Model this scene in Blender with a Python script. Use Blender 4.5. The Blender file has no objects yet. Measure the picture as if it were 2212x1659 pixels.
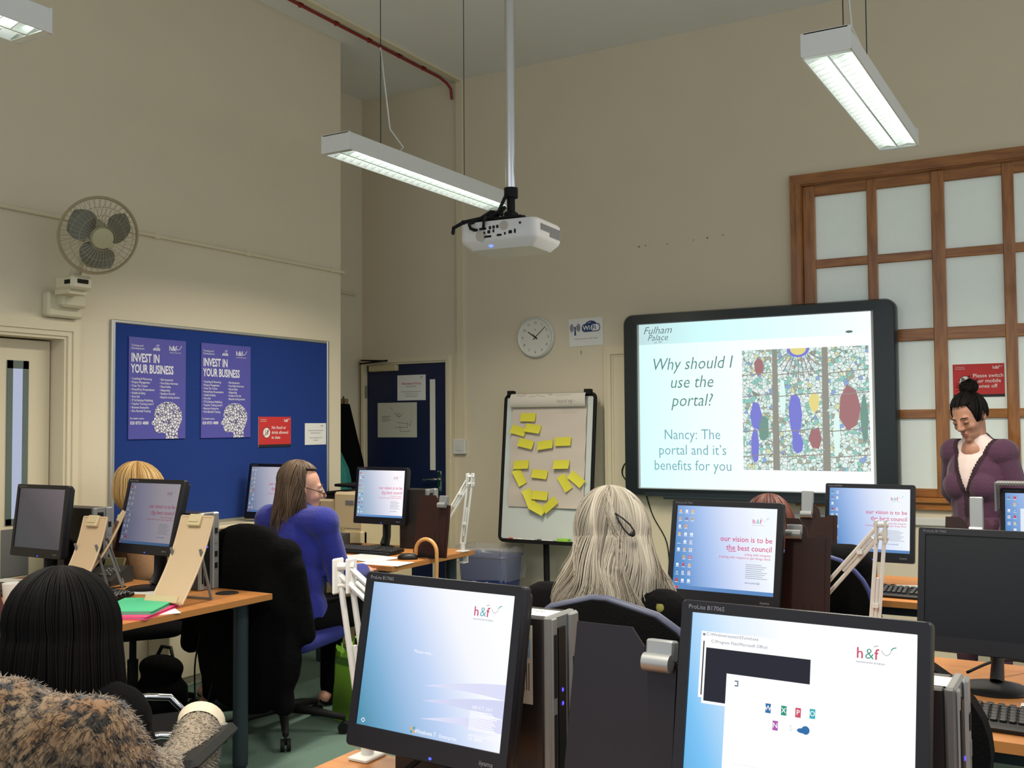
import bpy, math, random
from mathutils import Vector, Matrix, Euler
R = math.radians
V = Vector
random.seed(7)
S = bpy.context.scene
COL = S.collection

# ---------------------------------------------------------------- camera
cam_d = bpy.data.cameras.new('camera')
cam = bpy.data.objects.new('camera', cam_d)
COL.objects.link(cam)
S.camera = cam
cam_d.sensor_width = 36.0
cam_d.lens = 36.0 * 2205.4 / 2212.0
yaw, pit, rol = R(30.248), R(2.340), R(-0.402)
fw = V((-math.sin(yaw) * math.cos(pit), math.cos(yaw) * math.cos(pit), math.sin(pit)))
rt = V((math.cos(yaw), math.sin(yaw), 0))
up = rt.cross(fw)
r2 = rt * math.cos(rol) + up * math.sin(rol)
u2 = -rt * math.sin(rol) + up * math.cos(rol)
mw = Matrix((r2, u2, -fw)).transposed().to_4x4()
mw.translation = V((0, 0, 1.42))
cam.matrix_world = mw
cam_d.clip_start = 0.05
# ---------------------------------------------------------------- world, exposure
wd = bpy.data.worlds.new('world')
S.world = wd
wd.use_nodes = True
wd.node_tree.nodes['Background'].inputs[0].default_value = (0.86, 0.93, 1.0, 1)
wd.node_tree.nodes['Background'].inputs[1].default_value = 1.02
S.view_settings.view_transform = 'Standard'
S.view_settings.look = 'None'
S.view_settings.exposure = 0.0
S.view_settings.gamma = 1.0
S.view_settings.use_curve_mapping = False
LAMP_W = 46.5          # watts of each suspended luminaire
TUBE_E = 5.0

# ---------------------------------------------------------------- room numbers (metres)
YB, ZC, XL, XR, YE = 6.6, 4.12, -4.58, -5.27, 5.5

# ---------------------------------------------------------------- materials
def lin(c):
    return tuple((x / 255 / 12.92 if x <= 10.3 else ((x / 255 + .055) / 1.055) ** 2.4) for x in c[:3])
def mat(name, rgb, rough=.6, metal=0., noise=None, bump=None, spec=.5, coat=0., sheen=0., wood=None, stretch=None, trans=0.):
    m = bpy.data.materials.new(name)
    m.use_nodes = True
    nt = m.node_tree
    b = nt.nodes['Principled BSDF']
    c = lin(rgb)
    b.inputs['Base Color'].default_value = (*c, 1)
    b.inputs['Roughness'].default_value = rough
    b.inputs['Metallic'].default_value = metal
    b.inputs['Specular IOR Level'].default_value = spec
    b.inputs['Coat Weight'].default_value = coat
    b.inputs['Sheen Weight'].default_value = sheen
    b.inputs['Transmission Weight'].default_value = trans
    if noise or wood or bump:
        tc = nt.nodes.new('ShaderNodeTexCoord')
        mp = nt.nodes.new('ShaderNodeMapping')
        nt.links.new(tc.outputs['Object'], mp.inputs[0])
        if stretch: mp.inputs['Scale'].default_value = stretch
    if noise:
        n = nt.nodes.new('ShaderNodeTexNoise')
        n.inputs['Scale'].default_value = noise[0]
        n.inputs['Detail'].default_value = 5
        nt.links.new(mp.outputs[0], n.inputs['Vector'])
        mx = nt.nodes.new('ShaderNodeMix'); mx.data_type = 'RGBA'
        a = noise[1]
        mx.inputs['A'].default_value = (*[max(0, x * (1 - a)) for x in c], 1)
        c2 = lin(noise[2]) if len(noise) > 2 else [min(1, x * (1 + a)) for x in c]
        mx.inputs['B'].default_value = (*c2, 1)
        nt.links.new(n.outputs['Fac'], mx.inputs['Factor'])
        nt.links.new(mx.outputs['Result'], b.inputs['Base Color'])
    if wood:
        n = nt.nodes.new('ShaderNodeTexNoise')
        n.inputs['Scale'].default_value = wood[0]; n.inputs['Detail'].default_value = 6
        n.inputs['Distortion'].default_value = .6
        nt.links.new(mp.outputs[0], n.inputs['Vector'])
        cr = nt.nodes.new('ShaderNodeValToRGB')
        cr.color_ramp.elements[0].position = .32; cr.color_ramp.elements[1].position = .68
        cr.color_ramp.elements[0].color = (*lin(wood[1]), 1); cr.color_ramp.elements[1].color = (*c, 1)
        nt.links.new(n.outputs['Fac'], cr.inputs[0])
        nt.links.new(cr.outputs[0], b.inputs['Base Color'])
    if bump:
        n2 = nt.nodes.new('ShaderNodeTexNoise')
        n2.inputs['Scale'].default_value = bump[0]; n2.inputs['Detail'].default_value = 4
        nt.links.new(mp.outputs[0], n2.inputs['Vector'])
        bp = nt.nodes.new('ShaderNodeBump')
        bp.inputs['Strength'].default_value = bump[1]; bp.inputs['Distance'].default_value = .01
        nt.links.new(n2.outputs['Fac'], bp.inputs['Height'])
        nt.links.new(bp.outputs[0], b.inputs['Normal'])
    return m
def emat(name, rgb, st=1.):
    m = bpy.data.materials.new(name)
    m.use_nodes = True
    b = m.node_tree.nodes['Principled BSDF']
    b.inputs['Base Color'].default_value = (0, 0, 0, 1)
    b.inputs['Roughness'].default_value = .35
    b.inputs['Specular IOR Level'].default_value = .2
    b.inputs['Emission Color'].default_value = (*lin(rgb), 1)
    b.inputs['Emission Strength'].default_value = st
    return m
_em = {}
def E_(rgb, st=1.):
    k = (tuple(rgb), st)
    if k not in _em: _em[k] = emat('screen_light', rgb, st)
    return _em[k]
_pr = {}
def ink(rgb):
    k = tuple(rgb)
    if k not in _pr: _pr[k] = mat('ink', rgb, .6)
    return _pr[k]
def grad_mat(name, stops, du, dv, off, st):
    """backlit wallpaper: colour ramp over du*u+dv*v+off in the screen's own UV, with soft waves"""
    m = emat(name, (255, 255, 255), st)
    nt = m.node_tree
    b = nt.nodes['Principled BSDF']
    uv = nt.nodes.new('ShaderNodeUVMap')
    sp = nt.nodes.new('ShaderNodeSeparateXYZ')
    nt.links.new(uv.outputs[0], sp.inputs[0])
    m1 = nt.nodes.new('ShaderNodeMath'); m1.operation = 'MULTIPLY_ADD'
    m1.inputs[1].default_value = du; m1.inputs[2].default_value = off
    nt.links.new(sp.outputs[0], m1.inputs[0])
    m2 = nt.nodes.new('ShaderNodeMath'); m2.operation = 'MULTIPLY_ADD'
    m2.inputs[1].default_value = dv
    nt.links.new(sp.outputs[1], m2.inputs[0]); nt.links.new(m1.outputs[0], m2.inputs[2])
    cr = nt.nodes.new('ShaderNodeValToRGB')
    el = cr.color_ramp.elements
    while len(el) < len(stops): el.new(.5)
    for e, (p, c) in zip(el, stops):
        e.position = p; e.color = (*lin(c), 1)
    nt.links.new(m2.outputs[0], cr.inputs[0])
    nt.links.new(cr.outputs[0], b.inputs['Emission Color'])
    return m

M = {}
M['wall'] = mat('cream_wall_paint', (216, 204, 178), .75, noise=(3, .03), bump=(60, .06))
M['ceil'] = mat('ceiling_paint', (232, 232, 228), .8, noise=(2, .03))
M['trim'] = mat('cream_gloss_trim', (218, 206, 176), .45)
M['carpet'] = mat('teal_carpet', (88, 112, 100), .95, noise=(160, .35), bump=(300, .5))
M['pine'] = mat('varnished_pine', (172, 112, 50), .35, wood=(6, (132, 78, 30)), stretch=(6, 6, .7), coat=.3)
M['pineh'] = mat('varnished_pine_rail', (172, 112, 50), .35, wood=(6, (132, 78, 30)), stretch=(.7, 6, 6), coat=.3)
M['beech'] = mat('beech_laminate', (184, 124, 68), .4, wood=(5, (168, 108, 56)), stretch=(.8, 8, 8))
M['edge'] = mat('beech_edge_band', (178, 118, 60), .5)
M['steel'] = mat('dark_grey_steel', (38, 48, 54), .45, .3)
M['black'] = mat('black_plastic', (10, 10, 11), .45, spec=.35)
M['blackm'] = mat('matt_black_plastic', (8, 8, 9), .7, spec=.3)
M['bezel'] = mat('monitor_bezel_plastic', (18, 18, 25), .42, spec=.35, noise=(400, .1))
M['silver'] = mat('silver_plastic', (150, 152, 152), .35, .5)
M['grey'] = mat('grey_plastic', (112, 112, 110), .5)
M['chrome'] = mat('chrome', (220, 220, 222), .12, 1.)
M['alu'] = mat('brushed_aluminium', (196, 196, 190), .35, .9)
M['white'] = mat('white_powder_coat', (222, 222, 218), .4)
M['whitep'] = mat('white_plastic', (214, 212, 206), .45)
M['paper'] = mat('white_paper', (225, 224, 218), .8, noise=(9, .03))
M['beige'] = mat('beige_plastic', (196, 170, 138), .5)
M['ibeige'] = mat('aged_beige_plastic', (196, 178, 140), .5, noise=(4, .05))
M['felt'] = mat('blue_felt', (12, 50, 122), .95, noise=(220, .2), bump=(400, .3))
M['bluedoor'] = mat('dark_blue_door_paint', (20, 32, 66), .45, noise=(3, .1))
M['bluefab'] = mat('blue_upholstery', (20, 30, 108), .9, noise=(260, .25), bump=(300, .4))
M['blkfab'] = mat('black_upholstery', (6, 6, 7), .92, spec=.15, noise=(260, .3), bump=(300, .4))
M['coat'] = mat('black_coat_cloth', (4, 4, 5), .9, spec=.1, noise=(60, .4), bump=(40, .5))
M['teal'] = mat('teal_cloth', (28, 112, 104), .8, noise=(30, .15), bump=(25, .4))
M['board'] = mat('dark_brown_hardboard', (44, 22, 18), .45, spec=.3, noise=(5, .25))
M['plum'] = mat('reflection_tinted_hardboard', (24, 20, 27), .4, spec=.35, noise=(5, .15))  # brown board with the monitor's purplish reflection put into its colour
M['frost'] = mat('frosted_glass', (238, 246, 238), .22, noise=(14, .03), bump=(90, .05))
M['skin'] = mat('skin', (196, 146, 124), .5, noise=(30, .06))
M['skin2'] = mat('skin_tanned', (176, 128, 104), .5, noise=(30, .06))
M['royal'] = mat('royal_blue_knit', (24, 32, 128), .9, noise=(120, .15), bump=(150, .35), sheen=.2)
M['purple'] = mat('plum_purple_knit', (76, 42, 66), .9, noise=(120, .15), bump=(150, .3), sheen=.2)
M['darktop'] = mat('black_top_cloth', (9, 8, 9), .9, spec=.1, noise=(80, .25), bump=(60, .3))
M['trouser'] = mat('dark_trousers', (8, 8, 10), .9, spec=.1, noise=(80, .25))
M['tee'] = mat('pale_pink_top', (226, 206, 200), .85)
M['maroon'] = mat('maroon_cloth', (74, 24, 28), .9, noise=(60, .2))
M['tan'] = mat('tan_cloth', (150, 112, 80), .9, noise=(60, .2))
M['scarf'] = mat('olive_scarf', (112, 108, 52), .9, noise=(25, .35), bump=(40, .5))
M['yellow'] = mat('yellow_note_paper', (214, 206, 60), .7)
M['pad'] = mat('flipchart_paper', (204, 192, 178), .8, noise=(5, .05))
M['wb'] = mat('white_enamel', (206, 212, 206), .18)
M['lime'] = mat('lime_bag', (150, 208, 64), .6, noise=(10, .1))
M['red'] = mat('red_conduit', (140, 36, 32), .5)
M['cane'] = mat('varnished_cane', (206, 150, 86), .35, noise=(20, .12), coat=.4)
M['binblue'] = mat('blue_bin_plastic', (40, 52, 104), .45)
M['green'] = mat('green_card', (70, 176, 128), .6)
M['pink'] = mat('pink_card', (226, 62, 120), .6)
M['louvre'] = mat('louvre_aluminium', (232, 236, 232), .3, .85)
M['eye'] = mat('eye_white', (220, 214, 206), .2)
M['iris'] = mat('iris', (40, 28, 20), .2)
M['lip'] = mat('lip_skin', (160, 92, 88), .45)
M['wbframe'] = mat('dark_slate_plastic', (26, 36, 38), .3)
_fb = M['frost'].node_tree.nodes['Principled BSDF']      # faint glow added to brighten the panes, which let no light through
_fb.inputs['Emission Color'].default_value = (.82, .95, .88, 1); _fb.inputs['Emission Strength'].default_value = .05
# plastic bag film: mostly clear, slightly milky
m = M['film'] = mat('clear_plastic_film', (210, 214, 220), .2)
m.node_tree.nodes['Principled BSDF'].inputs['Alpha'].default_value = .16

# ---------------------------------------------------------------- mesh helpers
def Tm(loc=(0, 0, 0), rot=(0, 0, 0)):
    return Matrix.Translation(V(loc)) @ Euler([R(a) for a in rot], 'XYZ').to_matrix().to_4x4()
class MB:
    def __init__(self):
        self.v = []; self.f = []; self.mi = []; self.uv = {}; self.col = []; self.k = 0; self.T = Matrix.Identity(4)
    def add(self, vs, fs, k=None):
        o = len(self.v)
        T = self.T
        self.v += [T @ V(p) for p in vs]
        kk = self.k if k is None else k
        for f in fs:
            self.f.append([i + o for i in f]); self.mi.append(kk)
        return o
    def box(self, c, s, Mx=None, k=None, b=0.0):
        x, y, z = s[0] / 2, s[1] / 2, s[2] / 2
        if b > 0:
            b = min(b, x * .98, y * .98, z * .98)
            vs = []
            for sx in (-1, 1):
                for sy in (-1, 1):
                    for sz in (-1, 1):
                        vs += [(sx * x, sy * (y - b), sz * (z - b)), (sx * (x - b), sy * y, sz * (z - b)), (sx * (x - b), sy * (y - b), sz * z)]
            def q(sx, sy, sz, w): return ((sx > 0) * 4 + (sy > 0) * 2 + (sz > 0)) * 3 + w
            fs = []
            for s_ in (-1, 1):
                fs += [[q(s_, -1, -1, 0), q(s_, 1, -1, 0), q(s_, 1, 1, 0), q(s_, -1, 1, 0)],
                       [q(-1, s_, -1, 1), q(1, s_, -1, 1), q(1, s_, 1, 1), q(-1, s_, 1, 1)],
                       [q(-1, -1, s_, 2), q(1, -1, s_, 2), q(1, 1, s_, 2), q(-1, 1, s_, 2)]]
                for t in (-1, 1):
                    fs += [[q(s_, t, -1, 0), q(s_, t, 1, 0), q(s_, t, 1, 1), q(s_, t, -1, 1)],
                           [q(s_, -1, t, 0), q(s_, 1, t, 0), q(s_, 1, t, 2), q(s_, -1, t, 2)],
                           [q(-1, s_, t, 1), q(1, s_, t, 1), q(1, s_, t, 2), q(-1, s_, t, 2)]]
                    for w in (-1, 1):
                        fs.append([q(s_, t, w, 0), q(s_, t, w, 1), q(s_, t, w, 2)])
        else:
            vs = [(a * x, b_ * y, c_ * z) for a in (-1, 1) for b_ in (-1, 1) for c_ in (-1, 1)]
            fs = [[0, 1, 3, 2], [4, 6, 7, 5], [0, 4, 5, 1], [2, 3, 7, 6], [0, 2, 6, 4], [1, 5, 7, 3]]
        Mx = Tm(c) @ (Mx or Matrix.Identity(4)) if not isinstance(c, Matrix) else c
        self.add([Mx @ V(p) for p in vs], fs, k)
        return self
    def bx(self, x0, x1, y0, y1, z0, z1, k=None, b=0.0):
        return self.box(((x0 + x1) / 2, (y0 + y1) / 2, (z0 + z1) / 2), (abs(x1 - x0), abs(y1 - y0), abs(z1 - z0)), None, k, b)
    def tube(self, pts, r, n=8, k=None, cap=True, flat=None):
        pts = [V(p) for p in pts]
        rs = r if isinstance(r, (list, tuple)) else [r] * len(pts)
        t0 = (pts[1] - pts[0]).normalized()
        a = V((0, 0, 1)) if abs(t0.z) < .9 else V((1, 0, 0))
        u = t0.cross(a).normalized()
        rings = []
        for i, p in enumerate(pts):
            t = ((pts[min(i + 1, len(pts) - 1)] - pts[max(i - 1, 0)])).normalized()
            u = (u - t * u.dot(t))
            u = u.normalized() if u.length > 1e-6 else t.orthogonal().normalized()
            w = t.cross(u)
            fl = flat or 1.0
            rings.append([p + (u * math.cos(2 * math.pi * j / n) + w * math.sin(2 * math.pi * j / n) * fl) * rs[i] for j in range(n)])
        vs = [q for rg in rings for q in rg]
        fs = [[i * n + j, i * n + (j + 1) % n, (i + 1) * n + (j + 1) % n, (i + 1) * n + j] for i in range(len(pts) - 1) for j in range(n)]
        if cap:
            fs += [list(range(n))[::-1], [(len(pts) - 1) * n + j for j in range(n)]]
        self.add(vs, fs, k)
        return self
    def cyl(self, a, b, r, r1=None, n=16, k=None):
        return self.tube([a, b], [r, r if r1 is None else r1], n, k)
    def ell(self, c, r, Mx=None, nu=16, nv=10, k=None):
        vs = [(0, 0, r[2])]
        for i in range(1, nv):
            th = math.pi * i / nv
            for j in range(nu):
                ph = 2 * math.pi * j / nu
                vs.append((r[0] * math.sin(th) * math.cos(ph), r[1] * math.sin(th) * math.sin(ph), r[2] * math.cos(th)))
        vs.append((0, 0, -r[2]))
        fs = [[0, 1 + j, 1 + (j + 1) % nu] for j in range(nu)]
        for i in range(nv - 2):
            for j in range(nu):
                a = 1 + i * nu
                fs.append([a + j, a + nu + j, a + nu + (j + 1) % nu, a + (j + 1) % nu])
        e = len(vs) - 1; a = 1 + (nv - 2) * nu
        fs += [[e, a + (j + 1) % nu, a + j] for j in range(nu)]
        T = Tm(c) @ (Mx or Matrix.Identity(4))
        self.add([T @ V(p) for p in vs], fs, k)
        return self
    def limb(self, a, b, ra, rb, n=14):
        a, b = V(a), V(b)
        self.ell(a, (ra,) * 3, None, n, 10); self.ell(b, (rb,) * 3, None, n, 10)
        self.cyl(a, b, ra, rb, n)
        return self
    def lathe(self, prof, n=32, k=None, Mx=None):
        vs = []
        for (r_, z) in prof:
            vs += [(r_ * math.cos(2 * math.pi * j / n), r_ * math.sin(2 * math.pi * j / n), z) for j in range(n)]
        fs = [[i * n + j, i * n + (j + 1) % n, (i + 1) * n + (j + 1) % n, (i + 1) * n + j] for i in range(len(prof) - 1) for j in range(n)]
        if prof[0][0] > 0: fs.append(list(range(n))[::-1])
        if prof[-1][0] > 0: fs.append([(len(prof) - 1) * n + j for j in range(n)])
        Mx = Mx or Matrix.Identity(4)
        self.add([Mx @ V(p) for p in vs], fs, k)
        return self
    def prism(self, outline, h, Mx=None, k=None):
        """outline in local x,z; extruded along +y by h"""
        n = len(outline)
        Mx = Mx or Matrix.Identity(4)
        vs = [(x, 0, z) for x, z in outline] + [(x, h, z) for x, z in outline]
        fs = [list(range(n)), list(range(n, 2 * n))[::-1]] + [[i, i + n, (i + 1) % n + n, (i + 1) % n] for i in range(n)]
        self.add([Mx @ V(p) for p in vs], fs, k)
        return self
    def grid(self, rows, k=None, closed=False):
        n = len(rows[0])
        vs = [p for r_ in rows for p in r_]
        m = n if closed else n - 1
        fs = [[i * n + j, i * n + (j + 1) % n, (i + 1) * n + (j + 1) % n, (i + 1) * n + j] for i in range(len(rows) - 1) for j in range(m)]
        self.add(vs, fs, k)
        return self
    # flat printed things: local x right, z up, y = depth (viewer at -y)
    def poly(self, pts, lay=1, k=None):
        self.add([(x, -lay * .0008, z) for x, z in pts], [list(range(len(pts)))], k)
        return self
    def rect(self, x0, z0, x1, z1, lay=1, k=None, uv=False):
        o = self.add([(x0, -lay * .0008, z0), (x1, -lay * .0008, z0), (x1, -lay * .0008, z1), (x0, -lay * .0008, z1)], [[0, 1, 2, 3]], k)
        if uv:
            for i, q in enumerate(((0, 0), (1, 0), (1, 1), (0, 1))): self.uv[o + i] = q
        return self
    def disc(self, c, r, lay=1, k=None, n=32, rz=None):
        rz = rz or r
        return self.poly([(c[0] + r * math.cos(2 * math.pi * i / n), c[1] + rz * math.sin(2 * math.pi * i / n)) for i in range(n)], lay, k)
    def stroke(self, pts, w, lay=2, k=None):
        for a, b in zip(pts[:-1], pts[1:]):
            a, b = V(a), V(b); d = (b - a)
            if d.length < 1e-7: continue
            d.normalize(); nrm = V((-d.y, d.x)) * w / 2
            self.poly([tuple(a - nrm - d * w * .3), tuple(b - nrm + d * w * .3), tuple(b + nrm + d * w * .3), tuple(a + nrm - d * w * .3)], lay, k)
        return self
    def text(self, s, x, z, size, lay=2, k=None, align='LEFT', shear=0., off=0., sx=1., rot=0., width=None):
        vs, fs = text_mesh(s, align, shear, off)
        if width:
            xs = [p[0] for p in vs]; sx = width / max(1e-6, (max(xs) - min(xs)) * size)
        c, sn = math.cos(R(rot)), math.sin(R(rot))
        out = []
        for (a, b) in vs:
            a *= size * sx; b *= size
            out.append((x + a * c - b * sn, -lay * .0008, z + a * sn + b * c))
        self.add(out, fs, k)
        return self
    def build(self, name, mats, parent=None, smooth=False, loc=None, rz=0.):
        me = bpy.data.meshes.new(name)
        me.from_pydata([tuple(p) for p in self.v], [], self.f)
        if not isinstance(mats, (list, tuple)): mats = [mats]
        for m_ in mats: me.materials.append(m_)
        me.polygons.foreach_set('material_index', self.mi)
        if self.uv:
            ul = me.uv_layers.new(name='UVMap')
            for lp in me.loops:
                ul.data[lp.index].uv = self.uv.get(lp.vertex_index, (.5, .5))
        if self.col:
            at = me.color_attributes.new('strand', 'FLOAT_COLOR', 'POINT')
            at.data.foreach_set('color', [x for c in self.col for x in (c, c, c, 1)])
        me.validate()
        me.update()
        if smooth:
            me.polygons.foreach_set('use_smooth', [True] * len(me.polygons))
            if smooth != 'all':
                try: me.set_sharp_from_angle(angle=R(38))
                except Exception: pass
        return put(name, me, parent, loc, rz)
def put(name, me, parent=None, loc=None, rz=0.):
    o = bpy.data.objects.new(name, me)
    COL.objects.link(o)
    if parent: o.parent = parent
    if loc is not None: o.location = loc
    if rz: o.rotation_euler = (0, 0, R(rz))
    return o
_tx = {}
def text_mesh(s, align, shear, off):
    key = (s, align, shear, off)
    if key not in _tx:
        cu = bpy.data.curves.new('t', 'FONT')
        cu.body = s; cu.align_x = align; cu.shear = shear; cu.offset = off; cu.size = 1.0; cu.resolution_u = 2
        ob = bpy.data.objects.new('t', cu)
        me = bpy.data.meshes.new_from_object(ob)
        _tx[key] = ([(p.co.x, p.co.y) for p in me.vertices], [list(f.vertices) for f in me.polygons])
        bpy.data.objects.remove(ob); bpy.data.curves.remove(cu); bpy.data.meshes.remove(me)
    return _tx[key]
def fuse(mb, name, voxel, mats, parent=None, sm=3, loc=None, fac=.5, subsurf=False):
    """melt overlapping volumes of mb into one continuous skin"""
    me = bpy.data.meshes.new('raw')
    me.from_pydata([tuple(p) for p in mb.v], [], mb.f)
    ob = bpy.data.objects.new('raw', me)
    COL.objects.link(ob)
    md = ob.modifiers.new('r', 'REMESH'); md.mode = 'VOXEL'; md.voxel_size = voxel; md.use_smooth_shade = True
    if sm:
        ms = ob.modifiers.new('s', 'SMOOTH'); ms.iterations = sm; ms.factor = fac
    dg = bpy.context.evaluated_depsgraph_get(); dg.update()
    out = bpy.data.meshes.new_from_object(ob.evaluated_get(dg))
    bpy.data.objects.remove(ob); bpy.data.meshes.remove(me)
    out.name = name
    if not isinstance(mats, (list, tuple)): mats = [mats]
    out.materials.clear()
    for m_ in mats: out.materials.append(m_)
    out.polygons.foreach_set('use_smooth', [True] * len(out.polygons))
    out.polygons.foreach_set('material_index', [0] * len(out.polygons))
    return put(name, out, parent, loc)
def tag(o, label, cat, group=None, kind=None):
    o['label'] = label
    if cat: o['category'] = cat
    if group: o['group'] = group
    if kind: o['kind'] = kind
    return o
def thing(name, label, cat, loc=(0, 0, 0), rz=0., group=None):
    o = bpy.data.objects.new(name, None)
    o.empty_display_size = .1
    COL.objects.link(o)
    o.location = loc; o.rotation_euler = (0, 0, R(rz))
    return tag(o, label, cat, group)
def struct(o, label):
    o['kind'] = 'structure'; o['label'] = label
    return o
def copy_tree(o, parent=None):
    c = o.copy()
    COL.objects.link(c)
    if parent: c.parent = parent
    for ch in list(o.children): copy_tree(ch, c)
    return c
def sub(o, label):
    o['label'] = label
    return o
# ================================================================ room
def slab(name, boxes, m, label):
    b = MB()
    for q in boxes: b.bx(*q)
    return struct(b.build(name, m), label)
slab('floor', [(-5.5, 4.2, -2.6, 6.8, -.1, 0)], M['carpet'], 'teal carpet floor')
slab('ceiling', [(-5.5, 4.2, -2.6, 6.8, ZC, ZC + .1)], M['ceil'], 'off-white ceiling')
DY0, DY1, DZ = 2.44, 3.321, 1.875
slab('wall_left', [(XR, XL, -2.6, DY0, 0, ZC), (XR, XL, DY1, YE, 0, ZC), (XR, XL, DY0, DY1, DZ, ZC), (XR, XL - .2, DY0, DY1, 0, DZ)], M['wall'], 'cream left wall with board and fan')
slab('wall_recess', [(XR - .15, XR, -2.6, 6.75, 0, ZC)], M['wall'], 'cream side wall of the door recess')
WX0, WX1, WZ0, WZ1 = -1.667, .73, .95, 2.948
slab('wall_back', [(-5.5, WX0, YB, YB + .15, 0, ZC), (WX1, 4.2, YB, YB + .15, 0, ZC), (WX0, WX1, YB, YB + .15, WZ1, ZC), (WX0, WX1, YB, YB + .15, 0, WZ0), (WX0, WX1, YB + .1, YB + .15, WZ0, WZ1)], M['wall'], 'cream back wall with whiteboard and glazed frame')
b = MB(); b.bx(XL, XL + .014, DY1 + .09, YE, 0, .14).bx(XL + .014, XL + .02, DY1 + .09, YE, 0, .12)
struct(b.build('baseboard_left', M['trim']), 'cream skirting board along the left wall')
b = MB(); b.bx(-4.3, -3.1, YB - .015, YB, 0, .14).bx(-1.1, 4.2, YB - .015, YB, 0, .14)
struct(b.build('baseboard_back', M['trim']), 'cream skirting board along the back wall')

# cream door at the left, recessed in a moulded frame
def archi(b, lo, hi, top, w, steps, put_):
    """mitred door casing: steps = (from, to, thickness) as shares of the width w"""
    for (f0, f1, t_) in steps:
        a0, a1 = w * f0, w * f1
        put_(b, lo - a1, lo - a0, 0, top + a1, t_); put_(b, hi + a0, hi + a1, 0, top + a1, t_); put_(b, lo - a0, hi + a0, top + a0, top + a1, t_)
PROF = ((0, 1, .016), (.15, .85, .026), (.4, .75, .034))
b = MB(); archi(b, DY0, DY1, DZ, .1, PROF, lambda b, u0, u1, z0, z1, t_: b.bx(XL, XL + t_, u0, u1, z0, z1))
struct(b.build('trim_1', M['trim']), 'moulded cream architrave round the cream door')
d1 = MB(); d1.bx(XL - .13, XL - .085, DY0 + .01, DY1 - .008, .01, DZ - .008, b=.003)
d1 = struct(d1.build('door_1', M['trim']), 'cream door with a narrow glass strip at the left edge of the photo')
b = MB(); g0, g1, gz0, gz1 = 3.075, 3.19, .95, 1.76
b.bx(XL - .086, XL - .079, g0, g0 + .03, gz0, gz1).bx(XL - .086, XL - .079, g1 - .03, g1, gz0, gz1).bx(XL - .086, XL - .079, g0, g1, gz1 - .04, gz1).bx(XL - .086, XL - .079, g0, g1, gz0, gz0 + .03)
b.build('vision_frame', mat('grey_green_bead', (96, 108, 100), .5), d1)
b = MB(); b.bx(XL - .0855, XL - .083, g0 + .03, g1 - .03, gz0 + .03, gz1 - .04)
b.build('vision_glass', emat('daylit_glass', (196, 206, 232), .75), d1)
b = MB(); b.bx(XL - .086, XL - .08, g0 - .02, g1 + .01, .7, .93); b.build('push_plate', M['grey'], d1)

# picture rail / pipe
b = MB(); b.tube([(XL + .012, -.5, 2.494), (XL + .012, 5.52, 2.494)], .011, 8, cap=True)
b.tube([(XL + .012, 5.515, 2.494), (XL - .1, 5.53, 2.494)], .011, 8)
b.tube([(XR + .012, 5.53, 2.494), (XR + .012, 6.5, 2.494)], .011)
for y in (3.9, 4.6, 5.4): b.box((XL + .01, y, 2.494), (.02, .03, .03))
struct(b.build('trim_2', M['trim']), 'thin painted picture rail along the left wall')
# ceiling conduit
b = MB()
b.tube([(-3.6, 4.02, 4.1), (-4.1, 4.05, 4.1), (-4.31, 4.12, 4.1), (-4.36, 4.3, 4.1), (-4.37, 6.42, 4.1), (-4.37, 6.52, 4.085), (-4.36, 6.56, 4.05), (-4.36, 6.575, 3.97)], .011, 8)
for y in (4.5, 4.85, 5.2, 5.55, 5.9, 6.2): b.box((-4.362, y, 4.105), (.034, .016, .03))
tag(b.build('fire_alarm_conduit', M['red'], smooth=True), 'thin red conduit clipped along the ceiling beside the left wall', 'conduit')
# white cable trunking, ceiling run + wall drop
t = thing('cable_trunking', 'cream cable trunking running along the ceiling and down beside the blue door', 'trunking', (-4.30, YB, 0))
b = MB(); b.bx(-.028, .028, -4.6, 0, ZC - .022, ZC - .001); b.build('ceiling_run', M['trim'], t)
b = MB(); b.bx(-.028, .028, -.022, 0, 1.32, ZC - .022); b.build('wall_drop', M['trim'], t)
b = MB(); b.bx(-.06, .05, -.036, 0, 1.205, 1.32, b=.005).bx(-.03, .02, -.041, -.034, 1.235, 1.29)
tag(b.build('wall_switch', M['whitep'], loc=(-4.30, YB, 0)), 'small white switch box right of the blue door frame', 'switch')

# ================================================================ blue door in the back wall
DX0, DX1, DT = -5.187, -4.416, 1.915
b = MB(); archi(b, DX0, DX1, DT, .055, ((0, 1, .05), (.3, .8, .064)), lambda b, u0, u1, z0, z1, t_: b.bx(u0, u1, YB - t_, YB, z0, z1))
struct(b.build('trim_3', M['trim']), 'cream frame round the dark blue door')
d2 = MB(); d2.bx(DX0 + .003, DX1 - .003, YB - .04, YB, .01, DT - .003, b=.002)
d2 = struct(d2.build('door_2', M['bluedoor']), 'dark blue door with a white glass strip in the back corner')
b = MB(); b.bx(-4.565, -4.517, YB - .045, YB - .038, 1.08, 1.786); b.build('vision_glass', mat('pale_glass', (226, 226, 214), .25), d2)
b = MB(); b.bx(-4.545, -4.525, YB - .045, YB - .038, .12, .5); b.build('lower_glass_strip', mat('pale_glass_low', (226, 226, 214), .25), d2)
b = MB(); b.bx(-4.50, -4.46, YB - .05, YB - .039, .90, 1.075, b=.004); b.tube([(-4.48, YB - .05, 1.01), (-4.48, YB - .09, 1.01), (-4.495, YB - .095, 1.01), (-4.60, YB - .093, 1.008)], .009, 8)
b.box((-4.48, YB - .05, .94), (.014, .012, .03)); b.build('lever_handle', M['chrome'], d2, smooth=True)
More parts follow.
